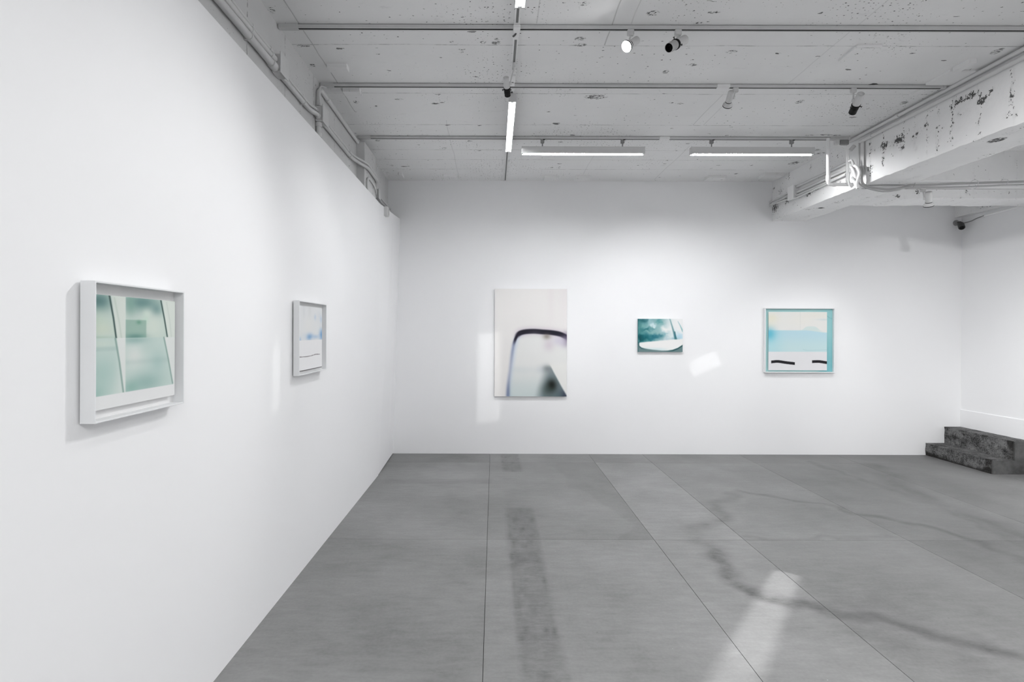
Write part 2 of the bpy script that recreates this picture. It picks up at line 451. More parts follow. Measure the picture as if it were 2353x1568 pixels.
def smoothpath(pts, sub=8):
    """Catmull-Rom through the points"""
    P = [Vector(p) for p in pts]; out = []
    P = [P[0] * 2 - P[1]] + P + [P[-1] * 2 - P[-2]]
    for i in range(1, len(P) - 2):
        a, b, c, d = P[i - 1:i + 3]
        for k in range(sub):
            t = k / sub
            out.append(0.5 * ((2 * b) + (c - a) * t + (2 * a - 5 * b + 4 * c - d) * t * t + (3 * b - a - 3 * c + d) * t ** 3))
    out.append(P[-2]); return out

def grid_mesh(name, P, attrs, mat, colors=None):
    """P: (n,m,3) array of places; a sheet of quads with float attributes on the vertices"""
    n, m = P.shape[:2]
    me = bpy.data.meshes.new(name)
    idx = np.arange(n * m).reshape(n, m)
    q = np.stack([idx[:-1, :-1], idx[1:, :-1], idx[1:, 1:], idx[:-1, 1:]], -1).reshape(-1, 4)
    me.vertices.add(n * m); me.vertices.foreach_set('co', P.reshape(-1).astype(np.float32))
    me.loops.add(len(q) * 4); me.loops.foreach_set('vertex_index', q.reshape(-1).astype(np.int32))
    me.polygons.add(len(q)); me.polygons.foreach_set('loop_start', (np.arange(len(q)) * 4).astype(np.int32))
    me.polygons.foreach_set('loop_total', np.full(len(q), 4, np.int32))
    me.update(calc_edges=True)
    for k, a in (attrs or {}).items():
        at = me.attributes.new(k, 'FLOAT', 'POINT'); at.data.foreach_set('value', a.reshape(-1).astype(np.float32))
    if colors is not None:
        at = me.color_attributes.new('ink', 'FLOAT_COLOR', 'POINT')
        c4 = np.ones((n * m, 4), np.float32); c4[:, :3] = colors.reshape(-1, 3); at.data.foreach_set('color', c4.reshape(-1))
    me.materials.append(mat); me.validate(); me.shade_flat(); me.update()
    return me

def seg_dist(X, Y, pts):
    """distance to a polyline and how far along it (0..1)"""
    best = np.full(X.shape, 1e9); along = np.zeros(X.shape); N = len(pts) - 1
    for i in range(N):
        (ax, ay), (bx, by) = pts[i][:2], pts[i + 1][:2]
        dx, dy = bx - ax, by - ay
        t = np.clip(((X - ax) * dx + (Y - ay) * dy) / (dx * dx + dy * dy + 1e-12), 0, 1)
        d = np.hypot(X - ax - t * dx, Y - ay - t * dy)
        m = d < best; best = np.where(m, d, best); along = np.where(m, (i + t) / N, along)
    return best, along
def sstep(a, b, x):
    t = np.clip((x - a) / (b - a), 0, 1); return t * t * (3 - 2 * t)
_rs = np.random.RandomState(4)
def fuzz(X, Y, scale, seed=0):
    """cheap smooth value noise for hand-made masks"""
    rs = np.random.RandomState(seed); T = rs.rand(64, 64)
    x, y = X * scale, Y * scale; xi, yi = np.floor(x).astype(int), np.floor(y).astype(int)
    fx, fy = x - xi, y - yi; fx, fy = fx * fx * (3 - 2 * fx), fy * fy * (3 - 2 * fy)
    g = lambda a, b: T[a % 64, b % 64]
    return (g(xi, yi) * (1 - fx) + g(xi + 1, yi) * fx) * (1 - fy) + (g(xi, yi + 1) * (1 - fx) + g(xi + 1, yi + 1) * fx) * fy

# ------------------------------------------------------------------ the shell
K = dict(kind='structure')
# floor: bedding below, boards of 1.25 x 2.5 m on it as separate pieces
fl = MB().box((XL - .1, YB, -0.12), (XR + .1, BACK + .1, -0.007)).build('floor', M['sub'], **K)
def ground(u, v): p = atZ(u, v, 0.0); return (p.x, p.y)
tides = [  # tide marks read off the floor: points, half width, strength
    ([ground(*p) for p in ((1607, 1243), (1640, 1262), (1655, 1290), (1672, 1313), (1690, 1340), (1725, 1357), (1755, 1378), (1800, 1383), (1845, 1389), (1885, 1395), (1930, 1418), (1985, 1425), (2030, 1420), (2070, 1437), (2115, 1446), (2165, 1465), (2230, 1478), (2300, 1500), (2353, 1515))], 0.055, 0.70),
    ([ground(*p) for p in ((1700, 1132), (1660, 1150), (1630, 1158), (1655, 1180), (1662, 1195), (1625, 1205), (1595, 1222), (1610, 1240))], 0.06, 0.42),
    ([ground(*p) for p in ((1705, 1131), (1770, 1140), (1830, 1151), (1890, 1158), (1930, 1168), (1975, 1184), (2030, 1190), (2110, 1206), (2180, 1225), (2260, 1250), (2353, 1290))], 0.05, 0.50),
    ([ground(*p) for p in ((1720, 1236), (1790, 1239), (1860, 1237), (1960, 1234), (2060, 1236))], 0.03, 0.28),
    ([ground(*p) for p in ((2010, 1070), (2080, 1120), (2160, 1160), (2353, 1235))], 0.12, 0.34),
    ([ground(*p) for p in ((1860, 1060), (2000, 1110), (2150, 1160), (2353, 1260))], 0.04, 0.24),
]
band_l = [ground(*p) for p in ((1150, 1046), (1154, 1100), (1165, 1240), (1178, 1400), (1196, 1568))]
band_r = [ground(*p) for p in ((1190, 1046), (1212, 1120), (1240, 1240), (1272, 1400), (1310, 1568))]
patch = [ground(*p) for p in ((1300, 1060), (1270, 1085), (1250, 1110), (1272, 1135), (1300, 1160))]
def floor_masks(X, Y):
    st = np.zeros(X.shape); wr = np.zeros(X.shape)
    for pts, hw, k in tides:
        wx = X + (fuzz(X, Y, 7, 1) - .5) * .10; wy = Y + (fuzz(X, Y, 7, 2) - .5) * .10
        d, al = seg_dist(wx, wy, pts)
        ww = hw * (0.6 + 0.9 * fuzz(X, Y, 3, 5))
        core = np.exp(-(d / ww) ** 2)
        st = np.maximum(st, k * core * (0.55 + 0.75 * fuzz(X, Y, 12, 6)))
        wr = np.maximum(wr, 0.10 * np.exp(-((d - 1.9 * ww) / (0.7 * ww)) ** 2))
    # long dark rubbed lane running away from the camera
    yl = np.array([p[1] for p in band_l])[::-1]; xl = np.array([p[0] for p in band_l])[::-1]
    yr = np.array([p[1] for p in band_r])[::-1]; xr = np.array([p[0] for p in band_r])[::-1]
    a = np.interp(Y, yl, xl); b = np.interp(Y, yr, xr)
    lane = sstep(a - .015, a + .03, X) * sstep(b + .02, b - .02, X)
    lane *= np.where((Y > 5.05) & (Y < 6.35), 0.10, 1.0)
    st = np.maximum(st, lane * (0.30 + 0.60 * fuzz(X * 3, Y, 7, 8) * fuzz(X, Y * 1.6, 9, 9) * fuzz(X * 4, Y, 13, 19) * 1.6))
    # cross lane near the far end of the left board, and a darker field in the middle board
    cl = sstep(-1.22, -1.10, X) * sstep(0.0, -0.03, X) * sstep(5.83, 5.88, Y) * sstep(6.06, 6.00, Y)
    st = np.maximum(st, cl * (0.16 + 0.25 * fuzz(X * .6, Y * 7, 6, 10)))
    edge = 1.05 + (fuzz(X, Y, 2.6, 12) - .5) * .5
    df = sstep(edge - .04, edge + .01, X - (6.6 - Y) * .1 + .2) * sstep(1.235, 1.225, X) * sstep(4.3, 4.31, Y) * sstep(6.81, 6.80, Y)
    st = np.maximum(st, df * 0.16)
    blot = sstep(.55, .8, fuzz(X, Y, .8, 14)) * sstep(1.9, 2.4, X)
    st = np.maximum(st, blot * .12)
    wr = np.maximum(wr, sstep(.6, .9, fuzz(X * .6 + Y * .5, Y, 1.6, 15)) * .22)
    return st, wr
GAP = 0.0007
xs = [XL, -0.047, 1.232, 1.925, 3.18, 4.435, 5.69, XR]
ys = [YB, -3.2, -0.70, 1.80, 4.30, 6.81, BACK]
tones = {(2, 4): 1.13, (1, 4): 0.95, (0, 4): 0.99, (2, 3): 1.04, (1, 3): 1.06, (3, 4): 1.0, (0, 3): 0.98, (4, 4): 1.05, (3, 5): 0.93, (0, 5): 0.86}
for j in range(len(ys) - 1):
    for i in range(len(xs) - 1):
        x0, x1, y0, y1 = xs[i] + GAP, xs[i + 1] - GAP, ys[j] + GAP, ys[j + 1] - GAP
        step = 0.022 if y1 > 2.0 else 0.3
        if y1 > 2.0 and j == 2: step = 0.05
        nx, ny = max(2, int((x1 - x0) / step) + 1), max(2, int((y1 - y0) / step) + 1)
        X, Y = np.meshgrid(np.linspace(x0, x1, nx), np.linspace(y0, y1, ny), indexing='ij')
        st, wr = floor_masks(X, Y)
        Pn = np.stack([X, Y, np.zeros_like(X)], -1)
        # edges turned down so that the joint is a real groove
        rim = np.zeros_like(X, bool); rim[0] = rim[-1] = True; rim[:, 0] = rim[:, -1] = True
        Pn[..., 2] = np.where(rim, -0.008, 0.0)
        inner = Pn.copy()
        e = 0.0010
        if nx > 2:
            inner[1, :, 0] = x0 + e; inner[-2, :, 0] = x1 - e
        if ny > 2:
            inner[:, 1, 1] = y0 + e; inner[:, -2, 1] = y1 - e
        o0 = Vector(((x0 + x1) / 2, (y0 + y1) / 2, 0))
        o0 = ORG['floor']
        me = grid_mesh('slab', inner - np.array(o0), {'stain': st, 'wear': wr}, M['floor'])
        o = link('slab', me, fl, o0)
        o['tone'] = float(tones.get((i, j), 0.93 + 0.08 * random.random()) * (0.82 if i >= 4 else 0.97 if i == 3 else 1.0))  # right-hand boards darkened in colour to offset the stronger light there
        if j != 5: pass

# ceiling (thick) with small painted blocks left from the formwork
cl = MB().box((XL - .1, YB, CEIL + .003), (XR + .1, BACK + .1, CEIL + .12)).build('ceiling', M['ceiling'], **K)
marks = []      # blown and broken spots in the concrete: place in the photograph, size in metres
for u, v, a, b in ((1037, 97, .022, .02), (1051, 99, .02, .01), (1061, 113, .03, .018), (1333, 89, .05, .03), (1334, 103, .055, .028), (1140, 98, .04, .03), (1110, 97, .025, .025), (1147, 89, .04, .02),
                   (1681, 119, .05, .03), (1530, 165, .03, .04), (1562, 238, .05, .02), (1545, 236, .02, .015), (1369, 223, .12, .06), (1080, 324, .035, .03), (1288, 327, .035, .03), (1268, 385, .025, .03), (1286, 385, .02, .06),
                   (1021, 341, .035, .04), (1592, 149, .04, .03), (1838, 234, .045, .05), (2291, 118, .04, .06), (2077, 236, .04, .05), (1824, 375, .07, .09), (818, 234, .032, .04), (868, 323, .03, .035), (900, 380, .03, .04),
                   (864, 244, .03, .02), (917, 228, .05, .02), (1060, 120, .02, .02), (1652, 380, .04, .02), (1728, 380, .02, .03), (1634, 387, .02, .03), (1500, 30, .05, .04), (1870, 345, .09, .05), (1885, 352, .06, .05), (1790, 330, .03, .03),
                   (1340, 8, .05, .03), (1640, 28, .05, .02), (1605, 52, .05, .015), (1900, 310, .14, .022), (1860, 311, .06, .015), (1922, 311, .06, .025), (575, 10, .03, .09), (622, 22, .03, .05), (690, 105, .03, .03), (707, 106, .02, .02), (718, 150, .03, .03), (1000, 238, .06, .02), (1150, 345, .03, .02)):
    c = atZ(u, v, CEIL); marks.append((c.x, c.y, a, b))
gx, gy = np.meshgrid(np.arange(XL - .05, BX0 + .06, .02), np.arange(2.3, BACK + .03, .02), indexing='ij')
hm = np.zeros(gx.shape)
for cx_, cy_, ra, rb in marks:
    hm = np.maximum(hm, np.exp(-.7 * (((gx - cx_) / (ra * .72)) ** 2 + ((gy - cy_) / (rb * .72)) ** 2)))
me = grid_mesh('soffit', np.stack([gx, gy, np.full_like(gx, CEIL)], -1)[:, ::-1] - np.array(ORG['ceiling']), {'hole': hm[:, ::-1]}, M['ceiling'])
link('soffit', me, cl, ORG['ceiling'])
def cblock(u0, v0, u1, v1, t=0.032, skew=None):
    p, q = atZ(u0, v0, CEIL - t), atZ(u1, v1, CEIL - t)
    MB().box((p.x, p.y, CEIL + .003), (q.x, q.y, CEIL - t), 0.002).build('block', M['ceiling'], cl)
for b in ((751, 156, 803, 167), (787, 211, 832, 221), (916, 402, 929, 411), (1019, 406, 1051, 412), (1251, 409, 1281, 416), (1323, 409, 1355, 416), (1628, 409, 1659, 416), (1758, 403, 1788, 412)):
    cblock(*b)
def cplate(u, v, u1, v1, x1, t):
    p, q = atZ(u, v, CEIL - t), atZ(u1, v1, CEIL - t)
    MB().box((p.x, p.y, CEIL + .003), (p.x + x1, q.y, CEIL - t), 0.002).build('block', M['ceiling'], cl)
cplate(1972, 106, 1930, 142, 0.165, 0.012)     # square plate
cplate(2183, 164, 2116, 196, 0.22, 0.016)      # strips near the beam
cplate(2226, 144, 2185, 165, 0.06, 0.030)
cplate(2118, 205, 2086, 222, 0.045, 0.018)

# walls
MB().box((XL - .1, BACK, -.02), (XR + .1, BACK + .1, CEIL + .01)).build('wall_back', M['wall'], **K)
MB().box((XL - .1, YB - .1, -.02), (XR + .1, YB, CEIL + .01)).build('wall_front', M['wall'], **K)
MB().box((XL - .1, YB, -.02), (XL, BACK, CEIL + .01)).build('wall_left', M['oldwall'], **K)
wr_ = MB().box((XR, YB, -.02), (XR + .1, BACK, CEIL + .01)).build('wall_right', M['wall'], **K)
# lower part of the right wall stands a little proud
MB().prism([(XR + .001, 0.0), (XR - .012, 0.0), (XR - .012, 0.590), (XR - .008, 0.596), (XR + .001, 0.597)], 1, YB, BACK - .001).build('baseboard_right', M['wall'], **K)
# white partition standing in front of the old left wall; it twists a little where it meets the back wall
def partition():
    s = MB(); bm = s.bm
    rows = [(YB, XP, XP, 3.010, -.001), (6.18, XP, XP, 3.010, -.001), (6.19, XP, XP, 3.006, .006), (6.9, XP - .020, XP + .028, 3.030, .012), (BACK + .002, XP - .032, XP + .046, 3.048, .012)]
    secs = []
    for y, xb, xt, zt, zb in rows:
        secs.append([bm.verts.new((xb, y, zb)), bm.verts.new((xt, y, zt)), bm.verts.new((xt - .022, y, zt)), bm.verts.new((xb - .022, y, zb))])
    for A, B in zip(secs, secs[1:]):
        for k in range(4): bm.faces.new((A[k], B[k], B[(k + 1) % 4], A[(k + 1) % 4]))
    bm.faces.new(secs[0][::-1]); bm.faces.new(secs[-1])
    return s.build('wall_partition', M['wall'], **K)
partition()
# pilaster on the old left wall
def blobs(Y, Z, lst):
    d = np.zeros(Y.shape)
    for (y, z, ry, rz, k) in lst:
        d = np.maximum(d, k * np.exp(-((Y - y) / ry) ** 2 - ((Z - z) / rz) ** 2))
    return d
def plane_x(u, v, X): p = atX(u, v, X); return p.y, p.z

def beam_mesh(name, prof, along, axis, pitf, seed, step=0.02, jag=0.006):
    """a cast beam: open profile (x or y, z) swept along an axis, edges a little ragged"""
    pts = []; side = []
    for k in range(len(prof) - 1):
        a, b = prof[k], prof[k + 1]; L = math.hypot(b[0] - a[0], b[1] - a[1]); n = max(2, int(L / step))
        for i in range(n + (k == len(prof) - 2)):
            t = i / n; pts.append((a[0] + (b[0] - a[0]) * t, a[1] + (b[1] - a[1]) * t)); side.append(k if 0 < i else k)
    pts = np.array(pts); T = np.arange(along[0], along[1] + step * .5, step); T[-1] = along[1]
    A, Tt = np.meshgrid(pts[:, 0], T, indexing='ij'); Z, _ = np.meshgrid(pts[:, 1], T, indexing='ij')
    corner = np.zeros(len(pts))
    for c in prof[1:-1]:
        corner = np.maximum(corner, np.exp(-((pts[:, 0] - c[0]) ** 2 + (pts[:, 1] - c[1]) ** 2) / 0.02 ** 2))
    cA = corner[:, None]
    Z = Z + cA * (fuzz(Tt, Tt * 0, 5, seed) + fuzz(Tt, Tt * 0, 17, seed + 1) * .6 - .8) * jag * 2.0
    A = A + cA * (fuzz(Tt, Tt * 0 + 3, 6, seed + 2) - .5) * jag * 2.0
    A = A + (fuzz(Tt, Z, 1.2, seed + 3) - .5) * .006
    P = np.stack([A, Tt, Z], -1) if axis == 1 else np.stack([Tt, A, Z], -1)
    pit, hole = pitf(P, side)
    o0 = Vector((float(P[..., 0].mean()), float(P[..., 1].mean()), float(P[..., 2].min())))
    me = grid_mesh(name, P - np.array(o0), {'pit': pit, 'hole': hole}, M['beam'])
    return link(name, me, None, o0, kind='structure')

# honeycombing on the near face of the main beam, as read off the photograph: pixel place, pixel radii, strength
face = []
def fb(x, y, rx, ry, k, ox=1940, oy=100, sc=4.9):
    u, v = ox + x / sc, oy + y / sc
    y0, z0 = plane_x(u, v, BX0); y1, _ = plane_x(u + max(rx, 6) / sc, v, BX0); _, z1 = plane_x(u, v + ry / sc, BX0)
    face.append((y0, z0, max(abs(y1 - y0), .012), abs(z1 - z0), k))
for (x, ya, yb, k) in ((290, 1020, 1510, .72), (435, 960, 1380, .75), (665, 850, 1260, .62), (800, 780, 1220, .55), (930, 700, 1270, .55), (1050, 640, 1230, .62), (1210, 620, 1180, .72), (1530, 390, 1030, .78), (1885, 190, 890, .78)):
    n = 7
    for i in range(n):
        t = (i + .5) / n; fb(x + random.uniform(-10, 10), ya + (yb - ya) * t, random.uniform(12, 24), (yb - ya) / n * random.uniform(.5, .8), k * random.uniform(.75, 1.2))
for b in ((1290, 650, 90, 45, .95), (1420, 590, 110, 45, .95), (1560, 640, 75, 55, 1.0), (1250, 570, 45, 30, .8), (1660, 530, 45, 40, .8), (920, 920, 40, 32, .9), (840, 990, 40, 30, .75), (790, 1050, 55, 26, .75), (450, 1150, 65, 60, .92), (620, 1080, 85, 62, 1.0), (650, 1180, 45, 45, .85), (1890, 590, 45, 50, .85), (1845, 805, 45, 35, .8), (1215, 720, 40, 40, .85), (1100, 960, 30, 25, .7), (350, 1190, 22, 25, .75), (540, 1255, 25, 25, .7), (700, 990, 55, 20, .8), (970, 775, 25, 20, .8), (1940, 800, 28, 25, .65), (1300, 800, 70, 40, .6), (290, 1410, 40, 50, .85)):
    fb(*b)
for b in ((240, 1040, 60, 70, .95), (700, 850, 60, 45, .85), (800, 790, 50, 40, .8), (400, 965, 50, 40, .8), (580, 890, 40, 30, .7), (430, 610, 10, 70, .8), (1090, 340, 14, 60, .7), (720, 500, 20, 60, .6), (320, 820, 60, 60, .6), (500, 990, 20, 30, .7), (225, 780, 20, 20, .9), (1120, 690, 20, 16, .8), (1078, 790, 16, 30, .75)):
    fb(*b, ox=1740, oy=300, sc=5.88)
def main_pits(P, side):
    side = np.array(side)[:, None] * np.ones(P.shape[1])[None]
    d = np.where(side == 0, blobs(P[..., 1], P[..., 2], face), 0.0)
    h = np.zeros_like(d)
    for u, v, rx, ry in ((2291, 322, .07, .05), (1886, 478, .035, .05), (2255, 392, .02, .05)):
        c = atZ(u, v, BZ); h = np.maximum(h, np.exp(-(((P[..., 0] - c.x) / ry) ** 2 + ((P[..., 1] - c.y) / rx) ** 2) * .8) * (side == 1))
    d = np.maximum(d, np.where(side == 1, .42 * sstep(.5, .9, fuzz(P[..., 0] * 2.0, P[..., 1], 5, 33)), 0))
    return d, h
beam_mesh('ceiling_beam', [(BX0, CEIL + .005), (BX0, BZ), (BX1, BZ), (BX1, CEIL + .005)], (YB, BACK + .004), 1, main_pits, 21)
def cross_pits(P, side):
    X, Z = P[..., 0], P[..., 2]
    d = np.zeros(X.shape)
    for i in range(14):
        x = 4.1 + i * .15; d = np.maximum(d, .66 * np.exp(-((X - x - .02 * fuzz(Z, Z, 9, i)) / .012) ** 2) * fuzz(Z, X, 9, i + 3))
    for u, v, r in ((2108, 441, .03), (2062, 451, .05), (2220, 441, .02), (2318, 444, .02)):
        c = atY(u, v, TY0); d = np.maximum(d, .9 * np.exp(-((X - c.x) / r) ** 2 - ((Z - c.z) / .025) ** 2))
    return d, X * 0
beam_mesh('ceiling_beam', [(TY0, CEIL + .005), (TY0, BZ), (TY1, BZ), (TY1, CEIL + .005)], (BX1 - .01, XR + .004), 0, cross_pits, 51)
def side_pits(P, side):
    c = atX(2245, 482, 5.98)
    d = .8 * np.exp(-((P[..., 1] - 6.75) / .2) ** 2 - ((P[..., 2] - 3.15) / .04) ** 2)
    return d, d * 0
beam_mesh('ceiling_beam', [(5.98, CEIL + .005), (5.98, 3.086), (XR + .01, 3.086)], (TY1 - .01, BACK + .004), 1, side_pits, 61)
# pilaster
def pil():
    s = MB(); s.box((XL - .01, 5.62, -.0), (-1.297, 6.13, CEIL - .055), 0.006); return s.build('wall_pilaster', M['oldwall'], **K)
pil()

# ------------------------------------------------------------------ concrete steps in the far right corner
st = thing('concrete_steps', (5.84, 6.8, 0), 'two rough dark concrete steps in the far corner against the white wall', 'steps')
def step_block(x0, x1, y0, y1, z0, z1, seed):
    s = MB(); s.box((x0, y0, z0), (x1, y1, z1))
    bmesh.ops.subdivide_edges(s.bm, edges=s.bm.edges[:], cuts=15, use_grid_fill=True)
    for v in s.bm.verts:
        n = (math.sin(v.co.y * 31 + seed) + math.sin(v.co.y * 71 + v.co.z * 40) + math.sin(v.co.z * 55 + seed)) / 3
        if abs(v.co.x - x0) < 1e-4: v.co.x += .006 * n
        if abs(v.co.z - z1) < 1e-4: v.co.z += .0025 * n
    o = s.build('step', M['step'], st)
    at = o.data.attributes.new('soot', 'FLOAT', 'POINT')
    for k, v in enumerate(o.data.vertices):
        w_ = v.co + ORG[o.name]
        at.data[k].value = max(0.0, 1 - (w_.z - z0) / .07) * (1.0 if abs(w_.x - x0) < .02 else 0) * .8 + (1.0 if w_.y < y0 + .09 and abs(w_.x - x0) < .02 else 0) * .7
    return o
step_block(5.605, 5.86, 6.325, BACK - .002, 0.0, 0.157, 1.0)
step_block(5.85, XR - .013, 6.325, BACK - .002, 0.0, 0.370, 2.3)
s = MB(); s.prism([(5.612, .0), (5.612, .152), (5.857, .155), (5.857, .366), (XR - .014, .366), (XR - .014, .0)], 1, 6.306, 6.326)
s.build('side_render', M['stepside'], st)

# ------------------------------------------------------------------ pictures
def srgb2lin(c):
    c = np.clip(c, 0, 255) / 255.0
    return np.where(c <= 0.04045, c / 12.92, ((c + 0.055) / 1.055) ** 2.4)
class Paint:
    def __init__(s, W, H, n, m, base):
        s.W, s.H = W, H
        s.X, s.Y = np.meshgrid(np.linspace(0, W, n), np.linspace(0, H, m), indexing='ij')
        s.c = np.ones((n, m, 3)) * np.array(base, float)
    def lay(s, a, col):
        s.c = s.c + (np.array(col, float) - s.c) * np.clip(a, 0, 1)[..., None]
    def blob(s, x, y, rx, ry, col, a=1.0, p=1.0):
        s.lay(a * np.exp(-((((s.X - x) / rx) ** 2 + ((s.Y - y) / ry) ** 2) ** p)), col)
    def line(s, pts, w, col, a=1.0, soft=1.0, a1=None):
        d, al = seg_dist(s.X, s.Y, pts)
        ww = w if not isinstance(w, tuple) else w[0] + (w[1] - w[0]) * al
        aa = a if a1 is None else a + (a1 - a) * al
        s.lay(aa * sstep(ww + soft, np.maximum(ww - soft, 0) - 1e-6, d), col)
    def rect(s, x0, y0, x1, y1, col, a=1.0, soft=1.0):
        s.lay(a * sstep(x0 - soft, x0 + soft, s.X) * sstep(x1 + soft, x1 - soft, s.X) * sstep(y0 - soft, y0 + soft, s.Y) * sstep(y1 + soft, y1 - soft, s.Y), col)
    def half(s, x0, y0, x1, y1, col, a=1.0, soft=3.0, lim=None):
        """everything right of the line going down from 0 to 1"""
        L = math.hypot(x1 - x0, y1 - y0)
        d = ((s.X - x0) * (y1 - y0) - (s.Y - y0) * (x1 - x0)) / L
        m = sstep(-soft, soft, d) * a
        if lim is not None: m = m * lim
        s.lay(m, col)

def curve2(pts, sub=8):
    return [(p.x, p.y) for p in smoothpath([(x, y, 0) for x, y in pts], sub)]

def paint_arch():
    p = Paint(720, 1073, 150, 224, (231, 229, 227))
    p.blob(560, 90, 40, 260, (226, 220, 221), .5); p.blob(690, 60, 60, 300, (226, 220, 222), .5)
    out = curve2([(133, 1100), (138, 950), (155, 800), (178, 620), (200, 520), (232, 458), (285, 432), (380, 424), (480, 430), (580, 438), (660, 455), (730, 490)])
    # inside of the arch
    poly_x = np.interp(p.Y, [430, 470, 520, 620, 800, 950, 1073], [330, 235, 205, 182, 157, 142, 138])
    top_y = np.interp(p.X, [200, 232, 285, 380, 480, 580, 660, 720], [520, 458, 432, 424, 430, 438, 455, 485])
    ins = sstep(-10, 14, p.X - poly_x) * sstep(-8, 12, p.Y - top_y)
    p.lay(ins * .9, (227, 228, 226))
    p.lay(ins * sstep(60, 0, p.X - poly_x) * .55, (190, 204, 222))
    p.lay(ins * sstep(760, 1073, p.Y) * .75, (198, 212, 212))
    p.lay(ins * np.exp(-((p.Y - 810) / 40) ** 2) * .35 * sstep(520, 250, p.X), (200, 210, 212))
    # soft mauve haze above the bar, then the bar
    d, al = seg_dist(p.X, p.Y, out)
    leg = sstep(.50, .36, al)
    p.lay(leg * np.exp(-(d / (17 - 4 * al)) ** 2) * .85 * (1 - .45 * np.exp(-((p.Y - 800) / 160) ** 2)), (128, 140, 172))
    p.lay(leg * sstep(900, 1073, p.Y) * np.exp(-(d / 18) ** 2) * .6, (105, 120, 150))
    bar = sstep(.38, .50, al)
    p.lay(bar * np.exp(-(d / 38) ** 2) * .55, (168, 150, 172))
    p.lay(bar * sstep(32, 15, d), (18, 16, 30))
    p.lay(sstep(.30, .40, al) * sstep(.62, .45, al) * sstep(20, 6, d), (24, 20, 36))
    p.blob(715, 500, 35, 60, (70, 58, 88), .75); p.blob(690, 530, 60, 50, (190, 180, 200), .5)
    p.blob(520, 475, 38, 30, (120, 112, 100), .75); p.blob(540, 560, 55, 60, (208, 198, 206), .75)
    p.blob(640, 520, 70, 40, (205, 200, 214), .7)
    p.blob(400, 560, 70, 100, (229, 229, 228), .7)
    # dark wedge low on the right
    fade = sstep(740, 960, p.Y)
    xr = 548 + (p.Y - 755) * (172 / 318.0); xl = 535 - (p.Y - 755) * .28
    wed = sstep(14, -10, p.X - xr) * sstep(-70, 60, p.X - xl) * sstep(750, 800, p.Y)
    p.lay(wed * (.72 + .25 * fade), (108, 122, 126))
    p.blob(520, 800, 45, 38, (110, 116, 118), .75)
    p.blob(470, 810, 60, 40, (190, 200, 206), .4)
    p.blob(570, 962, 46, 58, (12, 16, 12), 1.0)
    p.blob(540, 1000, 70, 60, (52, 66, 60), .55)
    p.blob(700, 1080, 60, 70, (42, 44, 68), .9); p.blob(640, 1060, 60, 40, (88, 108, 112), .7)
    p.lay(sstep(-6, 16, p.X - xr) * sstep(700, 780, p.Y), (231, 231, 228))
    return p.c
def paint_teal():
    p = Paint(900, 648, 170, 122, (233, 234, 234))
    p.lay(sstep(760, 330, p.X + (p.Y - 200) * .25) * .95, (138, 178, 180))
    X0_, Y0_ = p.X, p.Y
    p.X = X0_ + (fuzz(X0_, Y0_, .012, 1) - .5) * 110 + (fuzz(X0_, Y0_, .03, 2) - .5) * 40
    p.Y = Y0_ + (fuzz(X0_, Y0_, .012, 3) - .5) * 80 + (fuzz(X0_, Y0_, .03, 4) - .5) * 36
    for b in ((70, 25, 190, 70, (22, 84, 94), 1), (30, 230, 90, 60, (74, 134, 132), .7), (30, 160, 110, 160, (66, 128, 128), .85), (200, 200, 105, 48, (34, 106, 112), 1), (90, 190, 60, 40, (54, 122, 126), .7), (425, 45, 48, 62, (84, 148, 150), .95), (470, 110, 40, 40, (120, 172, 172), .6), (250, 60, 90, 80, (168, 203, 208), .7),
              (140, 100, 60, 60, (120, 170, 172), .6), (312, 130, 42, 34, (218, 232, 232), .85), (420, 170, 70, 60, (140, 184, 184), .7), (300, 285, 130, 50, (142, 182, 178), .65), (100, 280, 110, 40, (78, 140, 140), .6),
              (560, 210, 90, 50, (236, 237, 234), .9), (700, 120, 90, 120, (230, 233, 232), .8), (120, 375, 190, 75, (10, 92, 98), 1), (330, 360, 180, 46, (36, 108, 122), 1), (40, 400, 70, 90, (0, 72, 78), .95),
              (560, 310, 90, 45, (112, 166, 176), .85), (660, 330, 70, 55, (222, 230, 228), .9), (830, 330, 110, 80, (172, 208, 222), .9), (720, 375, 90, 30, (110, 160, 176), .6)):
        p.blob(*b)
    p.X, p.Y = X0_, Y0_
    p.line([(640, -10), (690, 150), (735, 300), (762, 400)], (6, 26), (70, 124, 132), .55, 14, .95)
    p.line([(740, 260), (765, 400)], 14, (48, 104, 116), .8, 12)
    p.line([(805, 50), (850, 130), (905, 250)], (4, 14), (120, 172, 176), .5, 8, .9)
    top = np.interp(p.X, [0, 35, 200, 450, 700, 900], [520, 468, 450, 428, 405, 394])
    bot = np.interp(p.X, [0, 35, 80, 150, 300, 480, 600, 700, 800, 900], [430, 530, 562, 580, 600, 616, 617, 604, 568, 505])
    p.lay(sstep(-10, 10, p.Y - bot), (104, 130, 132))
    p.lay(np.exp(-((p.Y - bot - 12) / 16) ** 2) * sstep(500, 750, p.X), (22, 72, 74))
    p.lay(np.exp(-((p.Y - bot - 10) / 18) ** 2) * sstep(220, 20, p.X) * .8, (20, 68, 72))
    hull = sstep(-14, 14, p.Y - top) * sstep(14, -14, p.Y - bot) * sstep(15, 50, p.X)
    p.lay(hull, (235, 235, 233))
    p.lay(hull * sstep(540, 620, p.Y) * sstep(700, 400, p.X), (205, 224, 226))
    p.lay(sstep(25, 0, p.X) * .6, (10, 60, 66))
    return p.c
